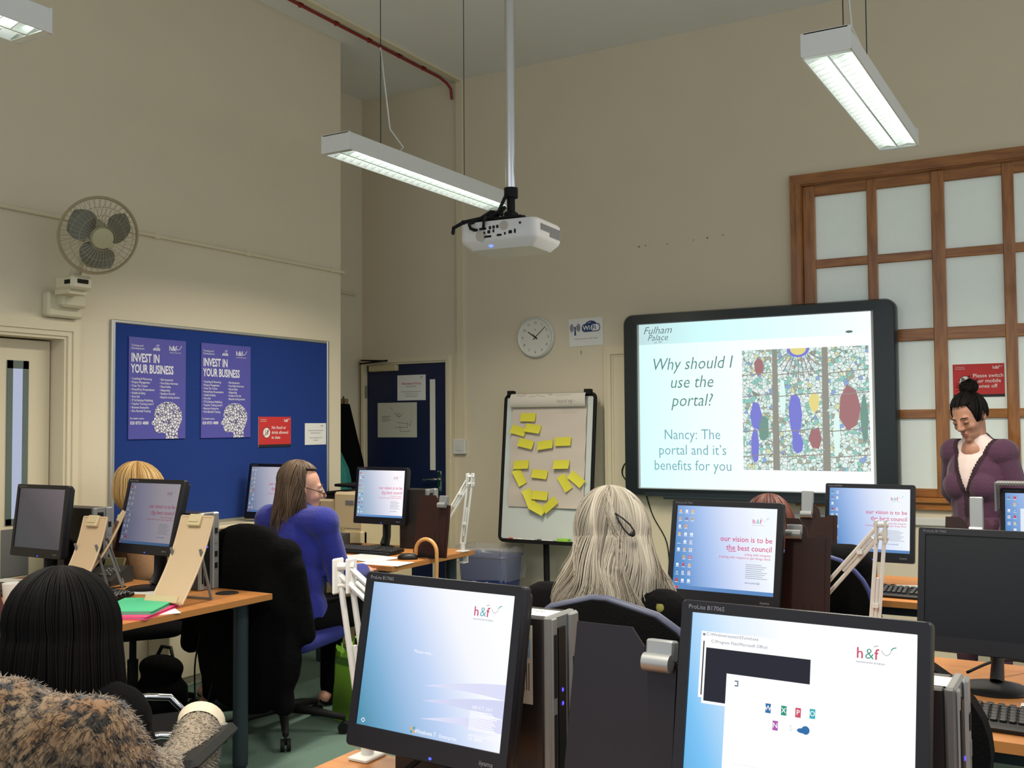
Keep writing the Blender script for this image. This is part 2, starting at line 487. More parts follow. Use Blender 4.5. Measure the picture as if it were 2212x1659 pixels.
b = MB(); b.bx(-5.14, -4.865, YB - .085, YB - .04, 1.862, 1.912, b=.006); c = b.build('door_closer', M['ibeige'], d2)
b = MB(); b.box((-5.07, YB - .10, 1.948), (.24, .03, .012), Tm(rot=(0, 3, 0))).box((-5.06, YB - .12, 1.935), (.26, .014, .012), Tm(rot=(0, -4, 5))); b.build('closer_arm', M['blackm'], c)
for z in (.35, 1.0, 1.7):
    b = MB(); b.cyl((DX0 - .002, YB - .05, z - .05), (DX0 - .002, YB - .05, z + .05), .008, n=10); b.build('hinge', M['grey'], d2)
def sheet(name, label, x0, z0, x1, z1, y, m, cat='notice', rot=0., thick=.002):
    """a sheet on the back wall: origin at its centre, drawing coordinates relative to it"""
    b = MB(); w, h = (x1 - x0) / 2, (z1 - z0) / 2
    b.bx(-w, w, 0, thick, -h, h)
    t = thing(name, label, cat, ((x0 + x1) / 2, y, (z0 + z1) / 2))
    t.rotation_euler = (0, R(rot), 0)
    b.build('sheet', m, t)
    return t, w, h
def scrib(b, x0, x1, z, h, k=0, n=14, lay=1, seed=1, w=.0025):
    rr = random.Random(seed)
    pts = [(x0 + (x1 - x0) * i / n, z + rr.uniform(-h, h)) for i in range(n + 1)]
    b.stroke(pts, w, lay, k)
t, w, h = sheet('door_notice', 'white notice with red heading near the top of the blue door', -4.88, 1.626, -4.607, 1.826, YB - .043, M['paper'])
b = MB(); b.text('Attendance Policy', 0, .025, .026, 1, 0, 'CENTER', 0, .01)
b.text('September 2011', 0, .005, .015, 1, 1, 'CENTER')
for i, s in enumerate(('Please be advised that learners who', 'arrive late or leave early', 'will be marked absent')): b.text(s, 0, -.035 - i * .018, .013, 1, 1, 'CENTER')
b.text('h&f', .085, .075, .018, 1, 1); b.build('print', [ink((190, 50, 40)), ink((70, 70, 74))], t)
t, w, h = sheet('evacuation_plan', 'large pale sheet with a faint floor plan taped on the blue door', -5.077, 1.334, -4.692, 1.61, YB - .043, mat('plan_paper', (196, 194, 176), .8))
b = MB()
for q in ([(-.03, .06), (.02, .02), (.06, .05)], [(.0, .03), (.03, .03), (.03, .05), (0, .05), (0, .03)], [(-.02, -.06), (.1, -.06), (.1, -.03), (.0, -.02)], [(.03, -.04), (.03, -.09), (.13, -.09)], [(.1, -.02), (.13, -.05), (.14, .0)], [(-.06, .1), (-.04, .08)], [(-.15, .03), (-.06, .03)], [(-.15, .02), (-.08, .02)], [(-.15, .01), (-.07, .01)], [(-.15, .0), (-.06, .0)], [(-.15, -.01), (-.1, -.01)]): b.stroke(q, .003, 1)
b.build('print', ink((110, 112, 104)), t)

# ================================================================ back wall: clock, sign, panelled door, marks
t = thing('wall_clock', 'round white wall clock showing eight past ten above the flipchart', 'clock', (-3.63, YB, 2.07))
FR_ = Tm(rot=(90, 0, 0))
b = MB(); b.lathe([(.148, 0), (.152, .012), (.150, .03), (.143, .038), (.136, .034), (.134, .028)], 48, 0, FR_); b.build('case', M['whitep'], t, smooth=True)
b = MB(); b.T = Tm((0, -.028, 0)); b.disc((0, 0), .136, 1, 0, 48)
for i in range(12):
    a = math.pi / 2 - (i + 1) * math.pi / 6
    b.text(str(i + 1), .108 * math.cos(a), .108 * math.sin(a) - .009, .026, 2, 1, 'CENTER')
b.text('BS', 0, .052, .014, 2, 1, 'CENTER'); b.build('dial', [mat('clock_face', (222, 220, 206), .5), ink((40, 40, 42))], t)
def hand(deg, ln, tail, w, lay):
    b = MB(); b.T = Tm((0, -.031 - lay * .001, 0)) @ Tm(rot=(0, deg, 0))
    b.prism([(-w, -tail), (w, -tail), (w * .6, ln), (-w * .6, ln)], .001); return b
hand(304, .075, .02, .0045, 0).build('hour_hand', M['blackm'], t)
hand(48, .112, .025, .003, 1).build('minute_hand', M['blackm'], t)
hand(150, .02, .03, .0012, 2).build('second_hand', M['blackm'], t)
t, w, h = sheet('wifi_sign', 'white wireless internet sign on the back wall right of the clock', -3.365, 1.99, -3.092, 2.19, YB - .004, M['paper'], 'sign', -1)
b = MB()
N_ = (34, 56, 110)
for s_ in (-1, 1):
    for rr in (.018, .028, .038):
        b.stroke([(-.085 + s_ * rr * math.cos(a), .035 + rr * math.sin(a)) for a in [R(-48 + 12 * i) for i in range(9)]], .0055, 1, 0)
b.disc((-.085, .035), .008, 1, 0, 14); b.poly([(-.089, .03), (-.081, .03), (-.077, -.02), (-.093, -.02)], 1, 0)
def rrect(x0, z0, x1, z1, r, n=6):
    o = []
    for cx, cz, a0 in ((x1 - r, z1 - r, 0), (x0 + r, z1 - r, 90), (x0 + r, z0 + r, 180), (x1 - r, z0 + r, 270)):
        o += [(cx + r * math.cos(R(a0 + 90 * i / n)), cz + r * math.sin(R(a0 + 90 * i / n))) for i in range(n + 1)]
    return o
b.disc((.042, .045), .048, 1, 0, 40, .035); b.poly(rrect(-.03, .0, .114, .058, .022), 1.1, 0)
b.poly(rrect(.042, .006, .108, .052, .018), 1.5, 1); b.poly(rrect(-.022, .008, .03, .05, .012), 1.4, 0)
b.text('Wi', -.022, .014, .046, 2, 1, 'LEFT', 0, .02); b.text('Fi', .05, .014, .046, 2, 0, 'LEFT', 0, .02); b.text('zone', .03, .063, .014, 2, 1, 'CENTER')
b.text('Free internet access - ask for details', 0, -.05, .0125, 1, 2, 'CENTER'); b.build('print', [ink(N_), ink((226, 226, 224)), ink((80, 80, 84))], t)
d3 = MB(); d3.bx(-3.01, -2.2, YB - .02, YB, 0, 1.905, b=.002); d3.bx(-2.93, -2.3, YB - .026, YB - .02, 1.05, 1.82).bx(-2.93, -2.3, YB - .026, YB - .02, .2, .95)
struct(d3.build('door_3', M['trim']), 'cream panelled door mostly hidden behind the whiteboard')
b = MB(); archi(b, -3.01, -2.2, 1.905, .07, ((0, 1, .022), (.2, .6, .034)), lambda b, u0, u1, z0, z1, t_: b.bx(u0, u1, YB - t_, YB, z0, z1))
struct(b.build('trim_4', M['trim']), 'cream architrave of the panelled door behind the whiteboard')
# little nail holes and a tack left on the wall
b = MB()
for x, z, r in ((-2.81, 2.668, .008), (-2.76, 2.672, .006), (-2.6, 2.668, .006), (-2.41, 2.676, .005), (-2.31, 2.681, .008), (-2.2, 2.69, .006)): b.T = Tm((x, YB, z)); b.disc((0, 0), r, 1, 0, 8, r * .6)
b.T = Tm((-3.271, YB, 1.945)); b.poly([(-.004, .015), (.003, .012), (.006, -.012), (.001, -.014)], 1, 0)
struct(b.build('trim_5', ink((96, 84, 70))), 'small scuffs and filled holes on the back wall')

# ================================================================ glazed pine frame
wn = bpy.data.objects.new('window_1', None); COL.objects.link(wn); wn.location = (0, YB, 0)
struct(wn, 'pine framed internal window of frosted panes')
b = MB()
for (o, w_, t_) in ((0, .075, .03), (.018, .036, .044), (.05, .02, .036)):
    b.bx(WX0 - w_ + o * .2, WX0 - o * .2, -t_, 0, WZ0 - .02, WZ1 + w_)
    b.bx(WX1 + o * .2, WX1 + w_ - o * .2, -t_, 0, WZ0 - .02, WZ1 + w_)
b.build('architrave', M['pine'], wn)
b = MB()
for (o, w_, t_) in ((0, .075, .03), (.018, .036, .044), (.05, .02, .036)): b.bx(WX0 - w_, WX1 + w_, -t_ - .0008, 0, WZ1 + o * .4, WZ1 + w_)
b.build('head_architrave', M['pineh'], wn)
b = MB(); b.bx(WX0 - .09, WX1 + .09, -.05, .02, WZ0 - .012, WZ0 + .02, b=.006).bx(WX0 - .075, WX1 + .075, -.03, 0, WZ0 - .055, WZ0 - .012, b=.004); b.build('sill', M['pineh'], wn)
xs = [(-1.592, -1.272), (-1.213, -.896), (-.82, -.506), (-.442, -.124), (-.048, .27), (.33, .65)]
zs = [(1.022, 1.446), (1.501, 1.92), (1.995, 2.413), (2.469, 2.879)]
px = [WX0] + [q for a in xs for q in a] + [WX1]
for i in range(0, len(px), 2):
    b = MB(); b.bx(px[i], px[i + 1], .002 if i % 4 else -.006, .045, WZ0 + .02, WZ1, b=.004); b.build('mullion', M['pine'], wn)
pz = [WZ0 + .02] + [q for a in zs for q in a] + [WZ1]
for i in range(0, len(pz), 2):
    b = MB(); b.bx(WX0, WX1, .006, .043, pz[i], pz[i + 1], b=.004); b.build('rail', M['pineh'], wn)
for a in xs:
    for c in zs:
        b = MB(); b.bx(a[0] - .005, a[1] + .005, .028, .034, c[0] - .005, c[1] + .005); b.build('pane', M['frost'], wn)
b = MB(); b.bx(WX0 - .1, 4.2, YB - .022, YB, .80, .85, b=.006); struct(b.build('trim_6', M['whitep']), 'white ledge under the glazed frame')
def redsign(t, w, h, lines, size, icon, dy=0.):
    b = MB(); b.T = Tm((0, dy, 0)); b.rect(-w, -h, w, h, .5, 0); b.rect(-w, -h, w, -h + .016, 1, 1)
    b.disc((-w * .52, -.005), .034, 1, 1, 30); b.disc((-w * .52, -.005), .031, 1.4, 2, 30)
    if icon == 'food':
        b.stroke([(-w * .52 - .012, .012), (-w * .52 - .006, -.02)], .003, 2, 1); b.stroke([(-w * .52 + .004, .012), (-w * .52 + .008, -.02), (-w * .52 + .016, .01)], .003, 2, 1)
    else:
        b.disc((-w * .52 - .008, .006), .011, 2, 1, 16, .007); b.disc((-w * .52 - .008, .006), .007, 2.2, 2, 16, .004); b.disc((-w * .52 + .01, -.018), .012, 2, 1, 16, .006); b.stroke([(-w * .52 - .024, -.026), (-w * .52 + .024, .016)], .004, 2.3, 1)
    b.stroke([(-w * .52 - .022, .017 if icon != 'food' else -.027), (-w * .52 + .022, -.027 if icon != 'food' else .017)], .004, 2.4, 1)
    for i, s in enumerate(lines): b.text(s, -w * .22, .018 - i * .031, size, 2, 2, 'LEFT', 0, .012, width=None)
    b.text('h&f', w * .55, h - .032, .026, 2, 2, 'LEFT', 0, .02); b.stroke([(w * .8, h - .012), (w * .87, h - .02), (w * .94, h - .013)], .002, 2, 2)
    b.text('Training and', -w * .9, h - .02, .010, 2, 2); b.text('Development', -w * .9, h - .031, .010, 2, 2)
    b.build('print', [ink((196, 44, 44)), ink((30, 26, 28)), ink((236, 222, 216))], t)
t, w, h = sheet('mobile_phone_sign', 'red sign asking to switch mobiles off, on a pane behind the presenter', -.798, 1.571, -.518, 1.768, YB + .024, M['paper'], 'sign')
redsign(t, w, h, ('Please switch', 'your mobile', 'phones off'), .031, 'phone')

# ================================================================ interactive whiteboard
X0, X1, Z0, Z1 = -2.886, -1.093, .935, 2.178
t = thing('interactive_whiteboard', 'large dark framed interactive whiteboard showing a bright slide', 'whiteboard', ((X0 + X1) / 2, 6.5, (Z0 + Z1) / 2))
w, h = (X1 - X0) / 2, (Z1 - Z0) / 2
b = MB(); fr = [(-w, w, h - .066, h), (-w, w, -h, -h + .05), (-w, -w + .098, -h, h), (w - .125, w, -h, h)]
out = rrect(-w, -h, w, h, .065, 8)
inn = rrect(-w + .1, -h + .052, w - .127, h - .068, .004, 8)
n = len(out)
rows = [[(x, .06, z) for x, z in out], [(x, -.008, z) for x, z in out], [(x * .988, -.03, z * .985) for x, z in out], [(x, -.032, z) for x, z in inn], [(x, -.012, z) for x, z in inn]]
b.grid(rows, 0, True); b.T = Tm((0, .06, 0)); b.poly(out[::-1], 0, 0); b.T = Matrix.Identity(4)
b.build('frame', M['wbframe'], t, smooth=True)
b = MB(); b.bx(-w + .15, w - .15, -.034, -.028, -h + .006, -h + .03); b.bx(-w + .3, w - .3, -.07, -.03, -h - .012, -h + .006, b=.004); b.build('pen_tray', M['steel'], t)
# slide: local coords measured from the board centre, projected picture sits inside a pale enamel margin
cx, cz, k = (X0 + X1) / 2, (Z0 + Z1) / 2, 6.5 / 6.6
def S_(x, z): return (x * k - cx, 1.42 + (z - 1.42) * k - cz)
b = MB(); b.T = Tm((0, -.012, 0))
L, Rr, T_, B_ = -w + .1, w - .127, h - .068, -h + .052
b.rect(L, B_, Rr, T_, .3, 0)
L2, R2 = L + .016, Rr - .018
zb = S_(0, 1.975)[1]
b.rect(L2, B_ + .006, R2, zb, 1, 1, uv=True); b.rect(L2, zb, R2, T_ - .004, 1, 2, uv=True)
def lines(arr, size, k_, sh):
    for s, px_, pz_ in arr: b.text(s, px_, pz_, size, 2, k_, 'CENTER', sh, -.006, .88)
xa = S_(-2.435, 0)[0]
lines([('Why should I', xa, S_(0, 1.795)[1]), ('use the', xa, S_(0, 1.67)[1]), ('portal?', xa, S_(0, 1.545)[1])], .118, 3, .22)
lines([('Nancy: The', xa, S_(0, 1.32)[1]), ("portal and it’s", xa, S_(0, 1.215)[1]), ('benefits for you', xa, S_(0, 1.11)[1])], .097, 4, 0)
b.text('Fulham', L2 + .03, zb + .072, .072, 2, 5, 'LEFT', .35, -.004); b.text('Palace', L2 + .06, zb + .026, .06, 2, 5, 'LEFT', .35, -.004); b.text('est. 704', L2 + .11, zb + .008, .018, 2, 5)
b.disc((R2 - .13, zb + .02), .022, 2, 5, 20, .008)
p0, p1 = S_(-2.08, 1.12), S_(-1.275, 1.905)
W_, H_ = p1[0] - p0[0], p1[1] - p0[1]
b.rect(p0[0], p0[1], p1[0], p1[1], 2, 6, uv=True)
def PU(u, v): return (p0[0] + u * W_, p0[1] + v * H_)
# plain leaded-window stand-in picture: dark mullions, coloured shapes, ray lines
for u0, u1 in ((.245, .30), (.64, .70)): b.poly([PU(u0, 0), PU(u1, 0), PU(u1 - .01, 1), PU(u0 + .005, 1)], 3, 7)
rr = random.Random(4)
for (u, v, ru, rv, kk) in ((.14, .86, .05, .08, 8), (.11, .45, .05, .14, 9), (.1, .2, .04, .16, 9), (.43, .45, .06, .2, 9), (.44, .22, .05, .1, 9), (.58, .55, .05, .08, 10), (.58, .26, .06, .1, 8), (.85, .5, .09, .2, 8), (.17, .35, .05, .12, 11), (.33, .6, .03, .16, 12), (.75, .3, .03, .2, 12), (.96, .42, .03, .2, 11)):
    nn = rr.randint(6, 9)
    b.poly([PU(u + ru * math.cos(6.283 * i / nn) * rr.uniform(.75, 1.1), v + rv * math.sin(6.283 * i / nn) * rr.uniform(.8, 1.05)) for i in range(nn)], 3.5, kk)
for v in (.12, .33, .62, .8):
    for u0, u1 in ((.0, .245), (.3, .64), (.7, 1.)): b.stroke([PU(u0, v - .012), PU(u1, v + .012)], .006, 4, 7)
for i in range(11):
    a = R(200 + 14 * i); b.stroke([PU(.46 + .09 * math.cos(a), .99 + .08 * math.sin(a)), PU(.46 + .18 * math.cos(a), .99 + .24 * math.sin(a))], .006, 4, 13)
b.poly([PU(.46 + .09 * math.cos(R(180 + 12 * i)), 1 + .075 * math.sin(R(180 + 12 * i))) for i in range(16)], 4, 9); b.poly([PU(.46 + .065 * math.cos(R(180 + 12 * i)), 1 + .055 * math.sin(R(180 + 12 * i))) for i in range(16)], 4.5, 10)
for i in range(26):
    u, v = rr.uniform(.0, 1), rr.choice([rr.uniform(0, .2), rr.uniform(0, .8)]); b.poly([PU(min(1, max(0, u + rr.uniform(-.03, .03))), min(1, max(0, v + rr.uniform(-.025, .025)))) for _ in range(3)], 3.2, rr.choice((7, 12, 11)))
def voro(name):
    m = emat(name, (255, 255, 255), .95); nt = m.node_tree; bs = nt.nodes['Principled BSDF']
    uv = nt.nodes.new('ShaderNodeUVMap'); vo = nt.nodes.new('ShaderNodeTexVoronoi'); vo.inputs['Scale'].default_value = 34
    nt.links.new(uv.outputs[0], vo.inputs['Vector'])
    cr = nt.nodes.new('ShaderNodeValToRGB'); cr.color_ramp.interpolation = 'CONSTANT'
    cs = [(0, (150, 210, 198)), (.14, (232, 250, 242)), (.40, (214, 240, 234)), (.58, (176, 178, 160)), (.64, (240, 250, 246)), (.88, (222, 226, 180)), (.95, (150, 176, 226))]
    el = cr.color_ramp.elements
    while len(el) < len(cs): el.new(.5)
    for e, (p, c) in zip(el, cs): e.position = p; e.color = (*lin(c), 1)
    sp = nt.nodes.new('ShaderNodeSeparateColor'); nt.links.new(vo.outputs['Color'], sp.inputs[0]); nt.links.new(sp.outputs[0], cr.inputs[0])
    v2 = nt.nodes.new('ShaderNodeTexVoronoi'); v2.feature = 'DISTANCE_TO_EDGE'; v2.inputs['Scale'].default_value = 34; nt.links.new(uv.outputs[0], v2.inputs['Vector'])
    gt = nt.nodes.new('ShaderNodeMath'); gt.operation = 'GREATER_THAN'; gt.inputs[1].default_value = .045; nt.links.new(v2.outputs['Distance'], gt.inputs[0])
    mx = nt.nodes.new('ShaderNodeMix'); mx.data_type = 'RGBA'; mx.inputs['A'].default_value = (*lin((140, 150, 142)), 1)
    nt.links.new(gt.outputs[0], mx.inputs['Factor']); nt.links.new(cr.outputs[0], mx.inputs['B']); nt.links.new(mx.outputs['Result'], bs.inputs['Emission Color'])
    return m
b.build('projected_slide', [mat('enamel_margin', (196, 206, 206), .4), grad_mat('slide_white', [(0, (220, 255, 255)), (.25, (240, 255, 255)), (.5, (252, 255, 255)), (1, (255, 255, 255))], 1, 0, 0, 1.0),
    grad_mat('slide_band', [(0, (196, 226, 230)), (.3, (212, 255, 255)), (.75, (235, 255, 255)), (1, (252, 255, 255))], 1, 0, 0, 1.0), E_((86, 140, 134)), E_((112, 176, 186)), E_((96, 116, 118)), voro('leaded_picture'),
    E_((150, 148, 138)), E_((168, 120, 122)), E_((128, 130, 214)), E_((232, 218, 140)), E_((120, 156, 144)), E_((226, 250, 244)), E_((150, 140, 150))], t)

# ================================================================ flipchart
YF = 6.35
t = thing('flipchart_easel', 'black framed flipchart easel with a paper pad by the back wall', 'flipchart', (-3.45, YF, 0))
TL_, W2, HB, ZB = 6.0, .362, 1.03, .60
Bd = Tm((0, 0, ZB), (-TL_, 0, 0)) @ Tm((-.005, 0, 0))
b = MB(); b.T = Bd; b.bx(-W2 + .012, W2 - .012, 0, .012, .01, HB, b=.002); b.build('whiteboard', M['wb'], t)
b = MB(); b.T = Bd
o_ = rrect(-W2, 0, W2, HB + .015, .03, 5); b.tube([(x, .004, z) for x, z in o_] + [(o_[0][0], .004, o_[0][1])], .014, 8, cap=False)
b.box((-W2 + .05, -.01, HB + .03), (.05, .04, .035)).box((W2 - .05, -.01, HB + .03), (.05, .04, .035)); b.build('frame', M['blackm'], t, smooth=True)
b = MB(); b.T = Bd; b.bx(-.27, .32, -.075, .0, -.014, .0, b=.003).bx(-.27, .32, -.078, -.07, -.012, .012); b.build('pen_tray', M['blackm'], t)
b = MB(); b.cyl((0, .04, .12), (0, .03, ZB + .02), .022, n=14).cyl((0, .045, ZB - .02), (0, .13, ZB + .5), .014, n=10); b.build('pole', M['blackm'], t, smooth=True)
for a in (-150, -30, 90):
    b = MB(); c_, s_ = math.cos(R(a)), math.sin(R(a)); ext = .34 if a != 90 else .2
    b.tube([(0, .03, .14), (c_ * .1, .03 + s_ * .05, .1), (c_ * ext, .03 + s_ * ext * .55, .035)], [.016, .014, .012], 8); b.cyl((c_ * ext, .03 + s_ * ext * .55, 0), (c_ * ext, .03 + s_ * ext * .55, .05), .02, n=10); b.build('foot', M['blackm'], t, smooth=True)
PAD = thing('flipchart_pad', 'large paper pad hanging on the flipchart easel with rolled-over top sheet', 'paper pad', (-3.45, YF, 0))
b = MB(); b.T = Bd
rows = []
for i in range(13):
    z = .965 - i * .725 / 12
    rows.append([(-.292 + .6 * j / 10, -.012 - .006 * math.sin(i * 1.9 + j * .35) * (i > 1) - (.004 if i else 0), z) for j in range(11)])
b.grid(rows); rows2 = [[(x, -.003, z) for (x, y, z) in r_] for r_ in rows]; b.grid([q[::-1] for q in rows2])
b.build('sheets', M['pad'], PAD, smooth='all')
b = MB(); b.T = Bd
prof = [(.0, 1.04), (-.018, 1.055), (-.04, 1.05), (-.052, 1.03), (-.05, .99), (-.042, .955), (-.034, .952), (-.02, .97), (-.016, 1.0)]
b.grid([[(-.296, y, z), (.308, y, z)] for y, z in prof]); b.build('rolled_sheet', mat('flipchart_paper_top', (212, 204, 190), .8), PAD, smooth='all')
b = MB(); b.T = Bd @ Tm((0, -.0535, 0), (4, 0, 0))
for i, (x0, x1, z) in enumerate(((-.2, -.12, 1.028), (-.1, .03, 1.024), (.05, .09, 1.03), (.11, .24, 1.026))): scrib(b, x0, x1, z, .007, 0, 12, 1, i + 3, .002)
b.text('- Be polite', .27, .992, .034, 1, 0, 'LEFT', .2, -.006, 1, 180); b.build('handwriting', ink((110, 104, 104)), PAD)
NG = 'yellow sticky notes on the flipchart pad'
notes = [  # x, z on the easel plane (from pad left/bottom), rotation, size, label
 (-.155, .882, -1, 'yellow sticky note alone at the very top of the flipchart pad'),
 (-.228, .785, -14, 'yellow sticky note at the left end of the overlapping pair under the top note'),
 (-.108, .80, -8, 'yellow sticky note at the right end of the overlapping pair under the top note'),
 (-.162, .692, -12, 'tilted yellow sticky note under the overlapping pair'),
 (-.005, .683, 8, 'yellow sticky note in the middle of the row of three'),
 (.137, .707, 2, 'yellow sticky note at the right end of the row of three'),
 (-.192, .54, 3, 'yellow sticky note left of the middle, above a steeply tilted one'),
 (.132, .545, 2, 'yellow sticky note right of the middle, above two tilted ones'),
 (-.04, .475, -5, 'lone yellow sticky note in the middle of the pad'),
 (-.2, .45, -58, 'steeply tilted yellow sticky note at the lower left of the pad'),
 (.165, .418, -55, 'steeply tilted yellow sticky note overlapped by another at the right'),
 (.255, .445, -36, 'tilted yellow sticky note touching the right edge of the pad'),
 (-.115, .308, -62, 'yellow sticky note standing upright at the left of the bottom cluster'),
 (-.03, .325, -3, 'flat yellow sticky note at the top of the bottom cluster'),
 (-.045, .235, -24, 'lowest yellow sticky note at the bottom of the cluster'),
 (.055, .26, 40, 'yellow sticky note slanting up at the right of the bottom cluster')]
nb = {}
for i, (x, z, a, lab) in enumerate(notes):
    b = MB(); hw, hh = .062, .031
    lift = .012 + (i * 7 % 5) * .003
    b.grid([[(-hw, -.001, hh), (0, -.001, hh), (hw, -.001, hh)], [(-hw, -.004, 0), (0, -.003, 0), (hw, -.004, 0)], [(-hw, -lift, -hh), (0, -lift * .8, -hh), (hw, -lift * .9, -hh)]])
    b.grid([[(hw, 0, hh), (0, 0, hh), (-hw, 0, hh)], [(hw, -.003, 0), (0, -.002, 0), (-hw, -.003, 0)], [(hw, -lift + .001, -hh), (0, -lift * .8 + .001, -hh), (-hw, -lift * .9 + .001, -hh)]])
    o = b.build('sticky_note', M['yellow'], smooth='all')
    o.matrix_world = Tm((-3.45, YF, 0)) @ Bd @ Tm((x, -.0235 - .0012 * (i % 4), z), (0, -a, 0))
    tag(o, lab, 'sticky note', NG)
b = MB(); b.box((0, 0, 0), (.085, .05, .032), None, 0, .002)
o = b.build('sticky_note_block', mat('green_note_paper', (150, 206, 70), .7)); o.matrix_world = Tm((-3.45, YF, 0)) @ Bd @ Tm((.18, -.04, .017)); tag(o, 'small block of lime green sticky notes on the flipchart pen tray', 'sticky notes')
for i, (x, cc, lab) in enumerate(((-.19, (190, 40, 44), 'marker pen with a red cap lying on the flipchart pen tray'), (-.11, (230, 228, 222), 'white capless marker pen on the flipchart tray next to the red one'), (.04, (60, 60, 64), 'dark ended marker pen lying right of the flipchart pole'))):
    t2 = thing('marker_pen', lab, 'pen', (0, 0, 0), 0, 'marker pens on the flipchart tray'); t2.matrix_world = Tm((-3.45, YF, 0)) @ Bd @ Tm((x, -.045, .01))
    b = MB(); b.cyl((-.03, 0, 0), (.06, 0, 0), .0085, n=12); b.build('barrel', M['whitep'], t2, smooth=True)
    b = MB(); b.cyl((-.065, 0, 0), (-.03, 0, 0), .0095, n=12); b.build('cap', ink(cc), t2, smooth=True)

# ================================================================ recycling bin
t = thing('recycling_bin', 'blue recycling bin lined with a clear bag beside the flipchart', 'bin', (-3.84, 6.26, 0))
b = MB()
def ring(w, d, z, n=5): return [(x, y, z) for x, y in rrect(-w, -d, w, d, .05, n)]
b.grid([ring(.165, .12, 0), ring(.195, .145, .49), ring(.21, .155, .5), ring(.205, .15, .51), ring(.185, .135, .505), ring(.155, .11, .02)], 0, True); b.poly([(x, y) for x, y, z in ring(.165, .12, 0)], 0, 0)
b.v[-len(ring(1, 1, 0)):] = [V(p) for p in ring(.165, .12, .004)]
b.build('body', M['binblue'], t, smooth=True)
b = MB(); b.T = Tm((0, -.136, .33), (-3, 0, 0))
for k_ in range(3):
    a0 = 90 + 120 * k_; b.stroke([(.055 * math.cos(R(a0 + d)), .055 * math.sin(R(a0 + d))) for d in (10, 35, 60, 85)], .02, 1); b.poly([(.055 * math.cos(R(a0 + 112)), .055 * math.sin(R(a0 + 112))), (.083 * math.cos(R(a0 + 84)), .083 * math.sin(R(a0 + 84))), (.028 * math.cos(R(a0 + 84)), .028 * math.sin(R(a0 + 84)))], 1)
b.build('recycling_mark', ink((150, 166, 186)), t)
b = MB(); rows = []
for i, (w_, d_, z) in enumerate(((.215, .16, .34), (.222, .166, .40), (.218, .163, .50), (.212, .158, .565), (.19, .14, .56), (.17, .12, .5))):
    rows.append([(x * (1 + .02 * math.sin(j * 2.3 + i)), y * (1 + .02 * math.sin(j * 1.7 + i)), z + .012 * math.sin(j * 1.9 + i * 2)) for j, (x, y, _) in enumerate(ring(w_, d_, z, 8))])
b.grid(rows, 0, True); b.build('bag_liner', M['film'], t, smooth='all')
# ================================================================ left wall: board, posters, fan
def left(name, label, cat, y0, z0, y1, z1, off=0.0, group=None):
    t = thing(name, label, cat, (XL + off, (y0 + y1) / 2, (z0 + z1) / 2), 90, group)
    return t, (y1 - y0) / 2, (z1 - z0) / 2
t, w, h = left('notice_board', 'big blue felt notice board in a silver frame on the left wall', 'notice board', 3.604, .86, 5.36, 2.003)
b = MB(); b.bx(-w + .02, w - .02, -.014, 0, -h + .02, h - .02); b.build('felt_panel', M['felt'], t)
for q in ((-w, -w + .024, -h, h), (w - .024, w, -h, h), (-w + .024, w - .024, h - .018, h), (-w + .024, w - .024, -h, -h + .018)):
    b = MB(); b.bx(q[0], q[1], -.022, 0, q[2], q[3], b=.004); b.build('frame_rail', M['alu'], t)
def head_outline():
    return [(-.02, -.5), (-.02, -.36), (-.08, -.34), (-.3, -.345), (-.335, -.30), (-.32, -.24), (-.345, -.2), (-.33, -.16), (-.43, -.1), (-.42, -.06), (-.36, .0), (-.345, .08), (-.345, .2), (-.29, .34), (-.18, .44), (-.02, .49), (.16, .475), (.33, .37), (.425, .2), (.43, .02), (.38, -.13), (.32, -.25), (.31, -.38), (.33, -.5)]
def head_mat():
    m = mat('scrap_paper_pattern', (230, 228, 226), .7); nt = m.node_tree; bs = nt.nodes['Principled BSDF']
    tc = nt.nodes.new('ShaderNodeTexCoord'); vo = nt.nodes.new('ShaderNodeTexVoronoi'); vo.feature = 'DISTANCE_TO_EDGE'; vo.inputs['Scale'].default_value = 62
    nt.links.new(tc.outputs['Object'], vo.inputs['Vector'])
    cr = nt.nodes.new('ShaderNodeValToRGB'); cr.color_ramp.elements[0].position = .06; cr.color_ramp.elements[0].color = (*lin((70, 72, 120)), 1); cr.color_ramp.elements[1].position = .16; cr.color_ramp.elements[1].color = (*lin((228, 226, 226)), 1)
    nt.links.new(vo.outputs['Distance'], cr.inputs[0]); nt.links.new(cr.outputs[0], bs.inputs['Base Color'])
    return m
HM = head_mat(); PM = mat('violet_poster_paper', (78, 76, 160), .55, noise=(6, .05))
L1 = ('Coaching & Mentoring', 'Project Management', 'Train The Trainer', 'PowerPoint Presentations', 'Health & Safety', 'First Aid', 'IT & Desktop Publishing', 'Teacher Training Level 3', 'Business Enterprise', 'Fire Marshall Training')
L2 = ('Risk Assessment', 'Food Safety Awareness', 'Manual Safety', 'Safeguarding', 'Paediatric First Aid', 'Bespoke training sessions')
